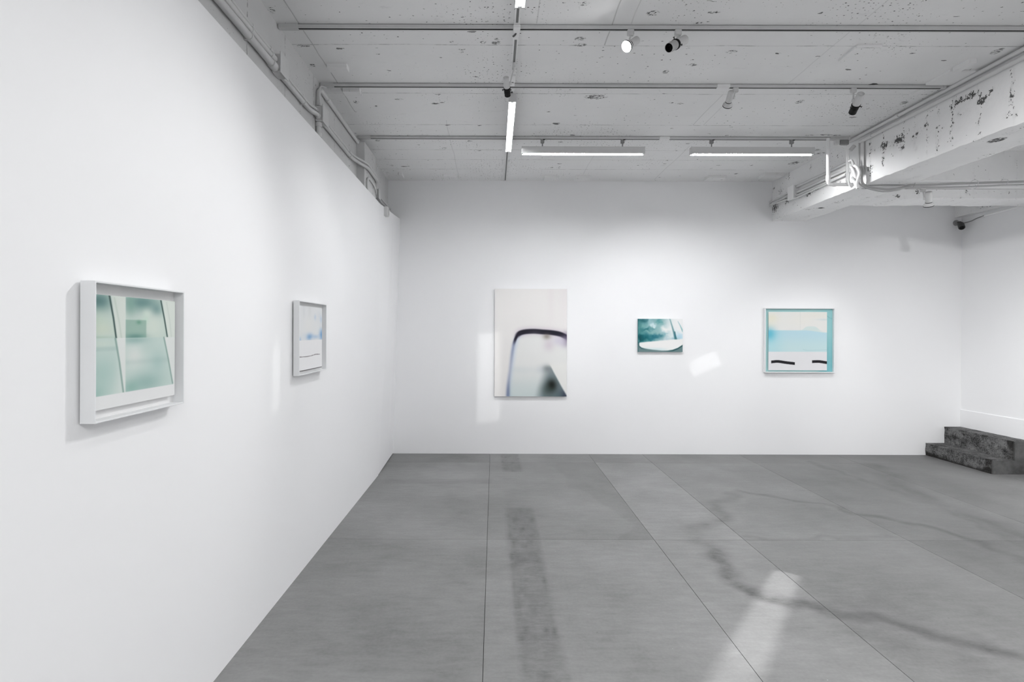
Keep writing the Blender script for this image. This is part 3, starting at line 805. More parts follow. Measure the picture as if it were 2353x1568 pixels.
def paint_horizon():          # sheet 1115 x 1112
    p = Paint(1115, 1112, 172, 170, (226, 226, 223))
    p.blob(40, 120, 150, 90, (226, 223, 200), .7); p.blob(0, 250, 120, 80, (230, 224, 204), .5); p.blob(900, 60, 300, 60, (226, 224, 214), .6); p.blob(620, 160, 260, 110, (228, 226, 218), .6)
    p.blob(1060, 145, 130, 16, (198, 212, 214), .6)
    p.lay(sstep(10, 0, abs(p.X - 606)) * .18, (180, 186, 180))
    hill = 360 - 84 * np.exp(-((p.X - 810) / 150) ** 4)
    p.lay(sstep(-12, 8, p.Y - hill) * sstep(560, 640, p.X) * sstep(1080, 930, p.X) * .8, (202, 219, 217))
    hy = 350 + 40 * sstep(700, 1115, p.X)
    band = sstep(-10, 14, p.Y - hy)
    p.lay(band, (182, 213, 223)); p.lay(band * sstep(380, 700, p.Y) * .8, (196, 220, 221)); p.lay(band * sstep(420, 0, p.X) * .55, (162, 211, 219))
    p.blob(20, 420, 110, 120, (84, 178, 202), .8)
    p.line(curve2([(660, 715), (760, 735), (900, 728), (1115, 720)]), 4, (160, 195, 198), .5, 5)
    p.lay(sstep(755, 762, p.Y), (224, 224, 226))
    p.line(curve2([(52, 955), (180, 945), (330, 965), (505, 985)], 10), 26, (22, 21, 26), 1, 4)
    p.line(curve2([(830, 948), (960, 944), (1115, 966)], 10), 26, (22, 21, 26), 1, 4)
    p.lay(sstep(56, 50, p.X) * sstep(900, 901, p.Y), (224, 224, 226)); p.lay(sstep(503, 508, p.X) * sstep(560, 550, p.X) * sstep(900, 901, p.Y), (224, 224, 226))
    p.lay(sstep(834, 828, p.X) * sstep(790, 795, p.X) * sstep(900, 901, p.Y), (224, 224, 226))
    return p.c
def paint_backing():
    p = Paint(1255, 1210, 60, 60, (168, 208, 208))
    p.lay(sstep(900, 1255, p.X) * .8, (140, 194, 198)); p.lay(sstep(300, 1210, p.Y) * sstep(900, 1150, p.X) * .8, (116, 182, 190))
    p.line(curve2([(1120, 100), (1190, 160), (1255, 190)]), 6, (110, 165, 172), .5, 8)
    p.line([(1100, 790), (1255, 790)], 5, (95, 160, 170), .5, 6)
    return p.c
def paint_panes():            # sheet in thousandths of its width and height
    p = Paint(1000, 1000, 172, 150, (200, 217, 207))
    top = sstep(384, 378, p.Y); low = 1 - top; L = sstep(366, 360, p.X); R = 1 - L
    def b(x, y, rx, ry, c, a, m): p.lay(m * a * np.exp(-((p.X - x) / rx) ** 2 - ((p.Y - y) / ry) ** 2), c)
    b(90, 55, 130, 90, (88, 130, 128), .95, top * L); b(40, 230, 150, 80, (194, 214, 196), .8, top * L); b(120, 300, 120, 60, (206, 218, 198), .7, top * L); b(60, 372, 200, 14, (168, 198, 180), .6, top * L)
    p.half(205, 0, 272, 384, (222, 228, 220), .75, 14, top * L)
    b(560, 40, 220, 90, (98, 142, 138), .9, top * R); b(740, 100, 70, 60, (110, 150, 148), .8, top * R); b(420, 60, 60, 100, (128, 170, 156), .8, top * R)
    b(620, 150, 60, 50, (206, 224, 210), .9, top * R); b(700, 260, 120, 110, (212, 224, 212), .85, top * R); b(600, 210, 40, 40, (196, 224, 206), .7, top * R)
    p.lay(top * R * sstep(622, 600, p.X) * sstep(204, 216, p.Y) * .62, (128, 172, 154)); b(480, 370, 120, 30, (96, 146, 136), .8, top * R); b(520, 232, 30, 20, (104, 160, 136), .8, top * R)
    p.half(815, 0, 905, 384, (224, 230, 222), .8, 14, top * R)
    for pts, c, a in (([(192, 0), (235, 200), (264, 378)], (44, 74, 70), .95), ([(800, 0), (850, 190), (892, 378)], (44, 74, 70), .95), ([(245, 20), (300, 250), (320, 378)], (190, 206, 192), .6), ([(880, 20), (925, 200), (950, 378)], (200, 212, 202), .6)):
        p.line(pts, 7 if a > .8 else 8, c, a, 9)
    p.lay(low * .9, (196, 216, 209))
    b(120, 690, 160, 150, (172, 203, 195), .9, low * L); b(40, 860, 120, 80, (158, 196, 186), .9, low * L); b(80, 430, 200, 40, (204, 220, 208), .8, low * L)
    p.lay(low * L * sstep(440, 470, p.Y) * sstep(505, 480, p.Y) * .5, (168, 196, 190))
    p.lay(low * L * sstep(190, 330, p.X - (880 - p.Y) * .12) * .6, (220, 228, 222))
    p.half(268, 380, 352, 880, (226, 230, 227), .9, 10, low * L)
    b(470, 560, 110, 120, (219, 226, 221), .95, low * R); b(640, 470, 90, 60, (190, 212, 205), .8, low * R); b(470, 400, 160, 40, (150, 186, 180), .85, low * R); b(620, 820, 200, 100, (150, 186, 179), .9, low * R)
    b(430, 850, 100, 70, (140, 184, 172), .8, low * R); b(760, 640, 100, 120, (172, 202, 196), .85, low * R); p.lay(low * R * np.exp(-((p.Y - 610) / 30) ** 2) * .2, (150, 180, 176))
    p.half(850, 380, 972, 880, (227, 231, 228), .92, 10, low * R)
    p.line([(256, 384), (300, 600), (343, 878)], 8, (128, 162, 152), .85, 9, ); p.line([(845, 384), (905, 600), (970, 870)], 8, (128, 162, 152), .85, 9)
    p.line([(364, 0), (364, 880)], 4, (222, 228, 222), .8, 4)
    p.line([(280, 386), (360, 384)], 4, (232, 234, 232), .6, 4)
    p.lay(sstep(878, 884, p.Y), (232, 233, 233))
    grey = p.c.mean(-1, keepdims=True)
    return p.c * .86 + grey * .14 - 6
def paint_cloud():
    p = Paint(1000, 1000, 110, 130, (226, 228, 229))
    p.blob(250, 100, 40, 100, (208, 212, 214), .4); p.blob(480, 60, 60, 120, (216, 218, 218), .5); p.blob(880, 150, 100, 90, (214, 220, 226), .5)
    p.blob(700, 160, 45, 45, (186, 204, 222), .6); p.blob(960, 190, 50, 60, (184, 204, 224), .6); p.blob(420, 280, 200, 130, (230, 230, 228), .7)
    p.blob(480, 480, 130, 50, (128, 170, 210), .95); p.blob(1000, 450, 110, 90, (112, 160, 206), 1.0); p.blob(720, 480, 150, 30, (170, 196, 220), .7)
    p.blob(30, 520, 90, 40, (100, 150, 200), .9); p.blob(0, 460, 60, 80, (150, 186, 216), .6); p.blob(600, 520, 80, 25, (214, 220, 226), .8); p.blob(250, 470, 80, 50, (214, 222, 228), .6)
    p.lay(sstep(526, 532, p.Y), (236, 236, 237))
    p.line(curve2([(85, 778), (300, 785), (520, 783), (720, 770), (910, 776)]), 4.5, (70, 62, 66), .95, 3)
    p.lay(sstep(988, 993, p.Y), (70, 64, 66))
    return p.c

def sheet(name, mat, parent, col, corner, du, dv, nrm, thick):
    """a printed sheet: a fine grid carrying the ink, with its own thickness; corner = top left seen from the room"""
    n, m = col.shape[:2]
    a = np.linspace(0, 1, n)[:, None, None]; b = np.linspace(0, 1, m)[None, :, None]
    P = np.array(corner)[None, None] + a * np.array(du)[None, None] + b * np.array(dv)[None, None]
    # a rim all round, folded back, gives the sheet its edge
    P2 = np.zeros((n + 2, m + 2, 3)); P2[1:-1, 1:-1] = P
    P2[0, 1:-1] = P[0]; P2[-1, 1:-1] = P[-1]; P2[1:-1, 0] = P[:, 0]; P2[1:-1, -1] = P[:, -1]
    P2[0, 0], P2[0, -1], P2[-1, 0], P2[-1, -1] = P[0, 0], P[0, -1], P[-1, 0], P[-1, -1]
    back = -np.array(nrm) * thick
    P2[0] += back; P2[-1] += back; P2[1:-1, 0] += back; P2[1:-1, -1] += back
    c2 = np.full((n + 2, m + 2, 3), 225.0); c2[1:-1, 1:-1] = col
    me = grid_mesh(name, P2 - np.array(ORG[parent.name]), None, mat, srgb2lin(c2))
    return link(name, me, parent, ORG[parent.name])

# unframed panels on the back wall
def panel(x0, x1, z0, z1, y, col, label):
    t = thing('photo_panel', ((x0 + x1) / 2, BACK, z0), label, 'picture')
    MB().box((x0, y + .003, z0), (x1, y + .022, z1), .001).build('panel', M['frame'], t)
    MB().box((x0 + .08, y + .021, z0 + .08), (x1 - .08, BACK, z1 - .08)).build('hanging_batten', M['grey'], t)
    sheet('print', M['gloss'], t, col, (x0, y, z1), (x1 - x0, 0, 0), (0, 0, z0 - z1), (0, -1, 0), .003)
    return t
panel(0.010, 0.943, 0.750, 2.141, 7.255, paint_arch(), 'tall unframed panel print of a blurred dark arch on off-white')
panel(1.858, 2.440, 1.330, 1.758, 7.258, paint_teal(), 'small unframed panel print in blurred teal and white')

# box frames
def box_frame(place, lip, depth, label, sheetf, nice):
    """place(a, b, d): a along the wall 0..W, b height 0..H, d distance from the wall -> world"""
    W, H, org = nice
    t = thing('framed_print', org, label, 'picture')
    def bar(a0, b0, a1, b1, d0, d1, name, mat, bev=.0008):
        p, q = place(a0, b0, d0), place(a1, b1, d1)
        return MB().box(p, q, bev).build(name, mat, t)
    bar(0, 0, lip, H, .008, depth, 'frame_side', M['frame']); bar(W - lip, 0, W, H, .008, depth, 'frame_side', M['frame'])
    bar(lip, 0, W - lip, lip, .008, depth, 'frame_rail', M['frame']); bar(lip, H - lip, W - lip, H, .008, depth, 'frame_rail', M['frame'])
    bar(lip * .6, lip * .6, W - lip * .6, H - lip * .6, .009, .014, 'backing_board', M['inner'])
    bar(.05, .05, W - .05, H - .05, 0, .010, 'hanging_batten', M['grey'])
    sheetf(t)
    return t
# left wall: near frame
def mk_left(y0, z0):
    return lambda a, b, d: (XP + d, y0 + a, z0 + b)
Y0, Y1, Z0, Z1 = 1.711, 2.206, 1.311, 1.749
pl = mk_left(Y0, Z0)
def sh1(t):
    y0, y1, z0, z1 = 1.716, 2.174, Z0 + .036, Z1 - .040
    sheet('print', M['paper'], t, paint_panes(), (XP + .034, y0, z1), (0, y1 - y0, 0), (0, 0, z0 - z1), (1, 0, 0), .0015)
    MB().box((XP + .014, y0 + .03, z0 + .03), (XP + .0325, y1 - .03, z1 - .03)).build('spacer', M['inner'], t)
box_frame(pl, .006, .054, 'near white box frame with green blurred panes print on left wall', sh1, (Y1 - Y0, Z1 - Z0, (XP, (Y0 + Y1) / 2, Z0)))
Y0, Y1, Z0, Z1 = 3.531, 4.107, 1.310, 1.7875
pl2 = mk_left(Y0, Z0)
def sh2(t):
    y0, y1, z0, z1 = 3.545, 4.060, Z0 + .022, Z1 - .030
    sheet('print', M['paper'], t, paint_cloud(), (XP + .026, y0, z1), (0, y1 - y0, 0), (0, 0, z0 - z1), (1, 0, 0), .0015)
    MB().box((XP + .014, y0 + .03, z0 + .03), (XP + .0245, y1 - .03, z1 - .03)).build('spacer', M['inner'], t)
box_frame(pl2, .007, .046, 'far white box frame with blue cloud and thin dark line print on left wall', sh2, (Y1 - Y0, Z1 - Z0, (XP, (Y0 + Y1) / 2, Z0)))
# back wall frame
X0, X1, Z0, Z1 = 3.497, 4.397, 1.067, 1.903
pl3 = lambda a, b, d: (X0 + a, BACK - d, Z0 + b)
def sh3(t):
    sheet('background_print', M['paper'], t, paint_backing(), (X0 + .012, BACK - .017, Z1 - .012), (X1 - X0 - .024, 0, 0), (0, 0, -(Z1 - Z0 - .024)), (0, -1, 0), .001)
    k = 7.255 / 1290
    xa, xb = X0 + .052, X0 + .052 + .757
    za = Z1 - .050
    MB().box((xa + .04, BACK - .030, za - .72), (xb - .04, BACK - .0175, za - .04)).build('spacer', M['inner'], t)
    sheet('print', M['paper'], t, paint_horizon(), (xa, BACK - .032, za), (xb - xa, 0, 0), (0, 0, -.755), (0, -1, 0), .0015)
box_frame(pl3, .010, .050, 'white box frame with pale blue horizon and two black strokes on back wall', sh3, (X1 - X0, Z1 - Z0, ((X0 + X1) / 2, BACK, Z0)))

# ------------------------------------------------------------------ lighting tracks
def track(x0, x1, y, ztop, label, name='lighting_track', mats=('rail', 'slot'), w=.034, h=.026, slot=(0.05, 0.03)):
    """along X; the black line on the underside is a real groove"""
    t = thing(name, ((x0 + x1) / 2, y, ztop - h), label, 'lighting track', 'lighting tracks')
    a, b = y - w / 2, y + w / 2
    zb = ztop - h
    zc = ztop; ztop = ztop - .005 if ztop > CEIL - .01 else ztop     # the rail hangs a finger's breadth free of the ceiling on its end pieces
    g0, g1 = y - .009, y + .009
    s = MB(); s.prism([(a, ztop), (a, zb), (g0, zb), (g0, zb + .014), (g1, zb + .014), (g1, zb), (b, zb), (b, ztop)], 0, x0, x1)
    s.build('rail', M[mats[0]], t)
    s = MB(); s.box((x0 + slot[0], g0 - .0005, zb + .0015), (x1 - slot[1], g1 + .0005, zb + .0142)); s.build('conductor', M[mats[1]], t)
    s = MB(); s.box((x0 - .004, a - .002, zb - .002), (x0 + slot[0], b + .002, zc), .002); s.build('end_feed', M[mats[0]], t)
    s = MB(); s.box((x1 - slot[1], a - .002, zb - .002), (x1 + .004, b + .002, zc), .002); s.build('end_cap', M[mats[0]], t)
    return t
T1, T2, T3 = 3.575, 4.425, 5.62
t1 = track(XL + .01, BX0 - .07, T1, CEIL, 'nearest long lighting track across the ceiling', slot=(.12, .03))
t2 = track(XL + .015, BX0 - .06, T2, CEIL, 'middle lighting track across the ceiling, second of three', slot=(.10, .03))
t3 = track(XL + .02, BX0 - .07, T3, CEIL, 'farthest lighting track across the ceiling, carrying two hanging strip lights', slot=(.12, .18))
for t, y, xs_ in ((t2, T2, ((1.80, .05),)), (t3, T3, ((1.70, .05),)), (t1, T1, ())):
    for x, wd in xs_:
        s = MB(); s.box((x - wd, y - .0185, CEIL - .028), (x + wd, y + .0185, CEIL - .001), .002); s.build('joiner', M['rail_w'], t)
# feed pieces at the beam end of the far track
s = MB(); s.box((3.40, T3 - .03, CEIL - .075), (3.44, T3 + .012, CEIL - .026), .004); s.build('feed_box', M['pipe'], t3)
s = MB(); s.box((3.455, T3 - .028, CEIL - .078), (3.535, T3 + .010, CEIL - .030), .006).box((3.455, T3 - .036, CEIL - .066), (3.47, T3 - .026, CEIL - .045), .002); s.build('feed_box', M['grey'], t3)

# tracks running away from the camera
XD = 0.138
def track_y(y0, y1, label, slot, ztop=CEIL, w=.032, h=.024):
    t = thing('lighting_track', (XD, (y0 + y1) / 2, ztop - h), label, 'lighting track', 'lighting tracks')
    a, b, zb = XD - w / 2, XD + w / 2, ztop - h
    g0, g1 = XD - .008, XD + .008
    s = MB(); s.prism([(a, ztop), (a, zb), (g0, zb), (g0, zb + .012), (g1, zb + .012), (g1, zb), (b, zb), (b, ztop)], 1, y0, y1); s.build('rail', M['rail_w'], t)
    s = MB(); s.box((g0 - .0005, y0 + slot[0], zb + .002), (g1 + .0005, y1 - slot[1], zb + .0122)); s.build('conductor', M['slot_g'], t)
    s = MB(); s.box((a - .003, y0, zb - .004), (b + .003, y0 + slot[0], ztop), .002); s.build('end_feed', M['rail_w'], t)
    s = MB(); s.box((a - .002, y1 - slot[1], zb - .002), (b + .002, y1 + .003, ztop), .002); s.build('end_cap', M['rail_w'], t)
    return t
ty_a = track_y(4.447, 5.598, 'track carrying the glowing lengthwise strip between the middle and farthest cross tracks', (.05, .02))
track_y(5.642, 7.20, 'last lengthwise track, running from the farthest cross track to the back wall', (.02, .02))
ty_b = track_y(3.598, 4.402, 'short track running between the nearest and middle cross tracks', (.10, .05))
ty_c = track_y(2.3, 3.552, 'track running towards the viewer from the nearest cross track', (.02, .05))
# feed box over the nearest cross track, its cable, and the joiners
s = MB(); s.box((XD - .022, 3.51, CEIL - .052), (XD + .022, 3.572, CEIL - .027), .003); s.build('feed_box', M['rail_w'], ty_c)
s = MB(); s.tube(smoothpath([(XD - .002, 3.572, CEIL - .040), (XD - .006, 3.600, CEIL - .043), (XD - .016, 3.640, CEIL - .034), (XD - .018, 3.656, CEIL - .026)], 5), .006, 8); s.build('feed_cable', M['darkgrey'], ty_c, smooth=True)
s = MB(); s.box((XD - .020, 4.13, CEIL - .040), (XD + .020, 4.21, CEIL - .022), .003).box((XD - .016, 4.34, CEIL - .036), (XD + .022, 4.41, CEIL - .022), .003); 
s.bm.free()
for (a, b, hgt) in ((4.13, 4.18, .036), (4.20, 4.30, .040)):
    s = MB(); s.box((XD - .018, a, CEIL - hgt), (XD + .020, b, CEIL - .022), .003); s.build('joiner', M['rail_w'], ty_b)

# ------------------------------------------------------------------ strip lights
def strip_light(c, axis, L, label, hang=None, group='slim fluorescent strip lights'):
    """c: centre of the top of the channel; open below, white inside; axis 0 = along X, 1 = along Y"""
    cx, cy, cz = c
    t = thing('strip_light', (cx, cy, cz - .07), label, 'strip light', group)
    mid = (cx if axis == 0 else cy); off = (cy if axis == 0 else cx)
    a, b = mid - L / 2, mid + L / 2
    zt, zl = cz, cz - .070
    W = .029
    # folded steel channel: outside and inside
    out = [(off - W, zt), (off - W, zl), (off - W + .0015, zl), (off - W + .002, zt - .030), (off - .012, zt - .040), (off + .012, zt - .040), (off + W - .002, zt - .030), (off + W - .0015, zl), (off + W, zl), (off + W, zt)]
    s = MB(); s.prism([(p[0], p[1]) for p in out], axis, a, b); s.build('channel', M['housing'], t)
    for e0, e1 in ((a - .002, a + .004), (b - .004, b + .002)):
        s = MB(); s.prism([(off - W - .001, zt + .001), (off - W - .001, zl + .002), (off + W + .001, zl + .002), (off + W + .001, zt + .001)], axis, e0, e1); s.build('end_plate', M['housing'], t)
    def P(u, o, z): return (u, o, z) if axis == 0 else (o, u, z)
    for e, d in ((a + .004, 1), (b - .004, -1)):
        s = MB(); s.box(P(e, off - .012, zt - .036), P(e + d * .016, off + .012, zl + .001), .003); s.build('lamp_holder', M['frame'], t)
    s = MB(); s.tube([P(a + .020, off, zl + .0175), P(b - .020, off, zl + .0175)], .013, 12); s.build('tube', M['tube' if axis == 0 else 'tube_dim' if cy > 4 else 'tube_dimmest'], t, smooth=True)
    for x in (hang or ()):
        zt2 = CEIL - .026
        s = MB(); s.box((x - .018, cy - .014, zt2 - .040), (x + .018, cy + .014, zt2 - .0005), .003); ad = s.build('track_adapter', M['grey'], t)
        s = MB(); s.box((x + .004, cy - .017, zt2 - .010), (x + .026, cy - .010, zt2 - .003), .001); s.build('lever', M['black'], ad)
        s = MB(); s.tube([(x, cy, zt2 - .039), (x, cy, cz - .001)], .006, 10); s.build('stem', M['grey'], t, smooth=True)
    return t
def xat(u, Y): return atY(u, 340, Y).x
zA = EYE + 1.838
strip_light(((xat(1199, T3) + xat(1480, T3)) / 2, T3, zA), 0, xat(1480, T3) - xat(1199, T3), 'strip light hanging across the ceiling, the one beside the glowing lengthwise strip', (xat(1246.5, T3), xat(1430.5, T3)))
strip_light(((xat(1587, T3) + xat(1868, T3)) / 2, T3, zA), 0, xat(1868, T3) - xat(1587, T3), 'strip light hanging across the ceiling next to the pitted concrete beam', (xat(1635, T3), xat(1819, T3)))
zD = CEIL - .031
strip_light((XD + .004, 5.16, zD), 1, 1.27, 'lengthwise strip light fixed on the ceiling track before the back wall')
strip_light((XD + .004, 2.60, zD), 1, 1.22, 'nearest lengthwise strip light, only its bright end in view at the top')
s = MB()

# ------------------------------------------------------------------ spotlights
def spotlight(adapter, pivot, axis, kind, label, lit=None, along=0, adh=.036, scale=1.0, mat_snout='black'):
    """adapter: point on the track underside; pivot: centre of the head; axis: where it points"""
    ax = Vector(axis).normalized(); A = Vector(adapter); Pv = Vector(pivot); k = scale
    t = thing('spotlight', A, label, 'spotlight', 'track spotlights')
    da = (.034, .015) if along == 0 else (.015, .034)
    s = MB(); s.box((A.x - da[0] * .62, A.y - da[1], A.z - adh), (A.x + da[0] * .62, A.y + da[1], A.z + .002), .005); s.build('track_adapter', M['lamp_w'], t)
    side = ax.cross(Vector((0, 0, 1))).normalized()
    if side.dot(A - Pv) < 0: side = -side
    hinge = Pv + side * (.034 * k)
    s = MB(); s.tube(smoothpath([A + Vector((0, 0, -adh + .002)), Vector((A.x * .5 + hinge.x * .5, A.y * .5 + hinge.y * .5, A.z * .5 + hinge.z * .5 - adh * .3)), hinge], 6), .0065 * k, 10); s.build('stem', M['lamp_w'], t, smooth=True)
    s = MB(); s.lathe([(0, -.006), (.013, -.006), (.014, -.003), (.014, .007), (.012, .010), (0, .010)], hinge, side, 18); s.tube([hinge, Pv + side * .02 * k], .008, 10); s.build('hinge_knuckle', M['lamp_w'], t, smooth=True)
    R = .029 * k
    b = Pv - ax * .062 * k
    L0 = .105 * k
    s = MB(); s.lathe([(0, .004), (.010 * k, .004), (.011 * k, .0015), (.015 * k, .0015), (.016 * k, .004), (.021 * k, .004), (.022 * k, 0), (R - .004, 0), (R, .004), (R, L0 - .003), (R - .001, L0), (0, L0)], b, ax, 32)
    body = s.build('body', M['lamp_w'], t, smooth=True)
    f = b + ax * L0
    if kind == 'bell':
        s = MB(); s.lathe([(R * .98, -.001), (R * 1.0, .001), (R * 1.0, .004), (R * .98, .005)], f, ax, 32); s.build('gasket', M['black'], t, smooth=True)
        s = MB(); s.lathe([(R * .95, .004), (R * 1.02, .006), (R * 1.25, .014), (R * 1.48, .024), (R * 1.52, .030), (R * 1.52, .036), (R * 1.44, .036), (R * 1.40, .028), (R * .9, .012)], f, ax, 36); s.build('bell_reflector', M['lamp_w'], t, smooth=True)
        s = MB(); s.lathe([(R * 1.525, .034), (R * 1.54, .035), (R * 1.54, .040), (R * 1.42, .041), (R * 1.42, .036)], f, ax, 36)
        s.build('rim_clip', M['black'], t, smooth=True)
        s = MB(); s.lathe([(0, .034), (R * 1.0, .0335), (R * 1.42, .032)], f, ax, 36); s.build('lens', M['lens'] if lit else M['glass_off'], t, smooth=True)
        tip = f + ax * .05
    else:
        s = MB(); s.lathe([(R * .9, -.004), (R * 1.10, -.002), (R * 1.14, .002), (R * 1.14, .012), (R * 1.08, .016), (R * .9, .016)], f, ax, 32); ring = s.build('clamp_ring', M['black'], t, smooth=True)
        e = ax.cross(Vector((0, 0, 1))).normalized(); fdir = ax.cross(e).normalized()
        for ang in (0.6, 2.7, 4.6):
            d = math.cos(ang) * e + math.sin(ang) * fdir
            s = MB(); s.tube([f + ax * .007 + d * R * 1.0, f + ax * .007 + d * R * 1.42], .004, 8); s.lathe([(0, 0), (.006, 0), (.006, .005), (0, .005)], f + ax * .007 + d * R * 1.42, d, 10); s.build('thumbscrew', M['darkgrey'], ring)
        LS = .085 * k
        m = M['black'] if mat_snout == 'black' else M['midgrey']
        s = MB(); s.lathe([(R * .95, .014), (R * 1.02, .018), (R * 1.02, .045), (R * .98, .047), (R * .98, LS), (R * .92, LS), (R * .90, .02)], f, ax, 32); s.build('snout', m, t, smooth=True)
        s = MB(); s.lathe([(0, .03), (R * .88, .03)], f, ax, 24); s.lathe([(R * .905, .028), (R * .905, LS - .002)], f, ax, 24); s.build('snout_lining', M['black'], t)
        tip = f + ax * (LS + .01)
    return tip, t
zt = CEIL - .026
frame1 = Vector((-1.25, 1.96, 1.50)); frame2 = Vector((-1.25, 3.82, 1.53))
pic1 = Vector((0.47, 7.25, 1.45)); pic2 = Vector((2.15, 7.25, 1.55)); pic3 = Vector((3.95, 7.25, 1.48))
def aim(p, q): return Vector(q) - Vector(p)
p = atY(1451, 100, T1); hp = atY(1454, 98, T1 - .01)
tip1, _ = spotlight((atY(1449, 80, T1).x, T1, zt), hp, aim(hp, frame1), 'bell', 'lit bell spotlight shining on the nearest cross track', lit=True, scale=.84)
hp = atY(1562, 97, T1 - .005)
tip2, _ = spotlight((atY(1558, 80, T1).x, T1, zt), hp, aim(hp, frame1 + Vector((0, -.1, .1))), 'snout', 'spotlight with grey snout and black clamp on the nearest cross track', mat_snout='grey')
hp = atY(1164, 192, 4.06)
tip3, _ = spotlight((XD + .002, 4.04, CEIL - .024), hp, aim(hp, pic1), 'snout', 'black snouted spotlight on the short lengthwise track above the glowing strip', along=1, scale=.78)
hp = atY(1677, 224, T2)
tip4, _ = spotlight((atY(1690, 203, T2).x, T2, zt), hp, aim(hp, pic2), 'bell', 'unlit white bell spotlight on the middle cross track', scale=.84)
hp = atY(1972, 230, T2)
tip5, _ = spotlight((atY(1961, 204, T2).x, T2, zt), hp, Vector((.2, .85, -.42)), 'snout', 'black snouted spotlight on the middle cross track near the beam')

# ------------------------------------------------------------------ low track and services under the beam on the right
TL = 5.52; zl = EYE + 1.432
tl = track(3.575, XR - .02, TL, zl, 'low white lighting track under the pitted beam, reaching the right wall', mats=('rail_w', 'slot'), slot=(.03, .02))
s = MB(); s.box((3.535, TL - .030, zl - .052), (3.572, TL - .026, zl - .014), .001); pltt = s.build('end_plate', M['rail_w'], tl)
s = MB(); s.box((3.552, TL - .0305, zl - .036), (3.558, TL - .0298, zl - .024)); s.build('slot_mark', M['black'], pltt)
hp = atY(2134, 455, TL)
tip6, _ = spotlight((atY(2121, 440, TL).x, TL, zl - .026), hp, Vector((.32, .42, -1)), 'bell', 'white bell spotlight hanging from the low track under the cross beam', adh=.030)

def pipe(pts, r, label, mat='pipe', cat='pipe', name='conduit_pipe', group=None, sub=6, straight=False, couplings=(), clips=(), n=12, bend=None):
    P = [Vector(q) for q in pts]
    if bend:                      # straight runs with rounded elbows
        Q = [P[0]]
        for a, b, c in zip(P, P[1:], P[2:]):
            u = (a - b).normalized(); v = (c - b).normalized()
            for k in range(7):
                t = k / 6; p0, p1, p2 = b + u * bend, b, b + v * bend
                Q.append((1 - t) ** 2 * p0 + 2 * t * (1 - t) * p1 + t * t * p2)
        Q.append(P[-1]); path = Q
    else: path = P if straight else smoothpath(P, sub)
    s = MB(); s.tube(path, r, n)
    t = thing(name, P[0], label, cat, group)
    s.build('run', M[mat], t, smooth=True)
    for a, b in couplings:
        s = MB(); s.tube([Vector(a), Vector(b)], r * 1.28, n); s.build('coupling', M[mat], t, smooth=True)
    for c, d, nrm in clips:       # saddle clip: a ring on the pipe with a foot to the wall
        c, d, nrm = Vector(c), Vector(d).normalized(), Vector(nrm)
        s = MB(); s.tube([c - d * .008, c + d * .008], r * 1.22, n); s.box(c + nrm * (r + .012) - Vector((.004, .006, .022)), c + nrm * r * .5 + Vector((.004, .006, .022)), .001); s.build('saddle_clip', M[mat], t)
    return t
GL = 'conduits on the old left wall'
XQ = XL + .028
def onl(u, v, X=XQ): p = atX(u, v, X); return p
# three runs from behind the viewer to the first box
zs = (EYE + 1.617, EYE + 1.667, EYE + 1.705)
rs = (.021, .017, .011)
yb1 = 3.46
lab = ('thick lowest conduit on the left wall, ending in the nearest square box', 'middle conduit of three running into the nearest square box', 'thin upper conduit of three running into the nearest square box')
for z, r, l in zip(zs, rs, lab):
    pipe([(XL + r + .006, YB + .3, z), (XL + r + .006, yb1, z)], r, l, group=GL, straight=True, couplings=[((XL + r + .006, 3.39, z), (XL + r + .006, 3.455, z))], clips=[((XL + r + .006, 3.09 + .03 * rs.index(r), z), (0, 1, 0), (-1, 0, 0))])
def jbox(y0, y1, z0, z1, label, x=XL, dep=.06, plate=.006):
    t = thing('junction_box', (x, (y0 + y1) / 2, z0), label, 'junction box', 'square junction boxes')
    s = MB(); s.box((x, y0 + .012, z0 + .006), (x + dep, y1 - .012, z1 - .006), .010, 2); s.build('box', M['pipe'], t)
    s = MB(); s.box((x + dep - .001, y0, z0), (x + dep + plate, y1, z1), .0015); s.build('cover_plate', M['pipe'], t)
    return t
jbox(3.45, 3.585, EYE + 1.585, EYE + 1.715, 'square junction box nearest the viewer high on the left wall')
jbox(4.30, 4.45, EYE + 1.600, EYE + 1.735, 'square junction box at the end of the middle track on the left wall')
z_, x_ = EYE + 1.645, XL + .024
for z, r, l, l2 in ((EYE + 1.618, .017, 'thicker conduit between the first and second left wall boxes', 0), (EYE + 1.662, .010, 'thin conduit between the first and second left wall boxes', 1)):
    pipe([(XL + r + .006, 3.575, z), (XL + r + .006, 4.0, z), (XL + r + .006, 4.15, z + .006), (XL + r + .010, 4.24, z + .020), (XL + r + .010, 4.315, z + .024)], r, l, group=GL, couplings=[((XL + r + .010, 4.28, z + .023), (XL + r + .010, 4.312, z + .024))], clips=[((XL + r + .006, 3.98, z), (0, 1, 0), (-1, 0, 0))])
# down pipe behind the partition below the second box
pipe([(XL + .022, 4.335, EYE + 1.605), (XL + .022, 4.345, 2.2)], .019, 'vertical pipe dropping behind the partition under the second left wall box', group=GL, straight=True, couplings=[((XL + .022, 4.335, EYE + 1.60), (XL + .022, 4.336, EYE + 1.57)), ((XL + .022, 4.336, EYE + 1.52), (XL + .022, 4.337, EYE + 1.49))])
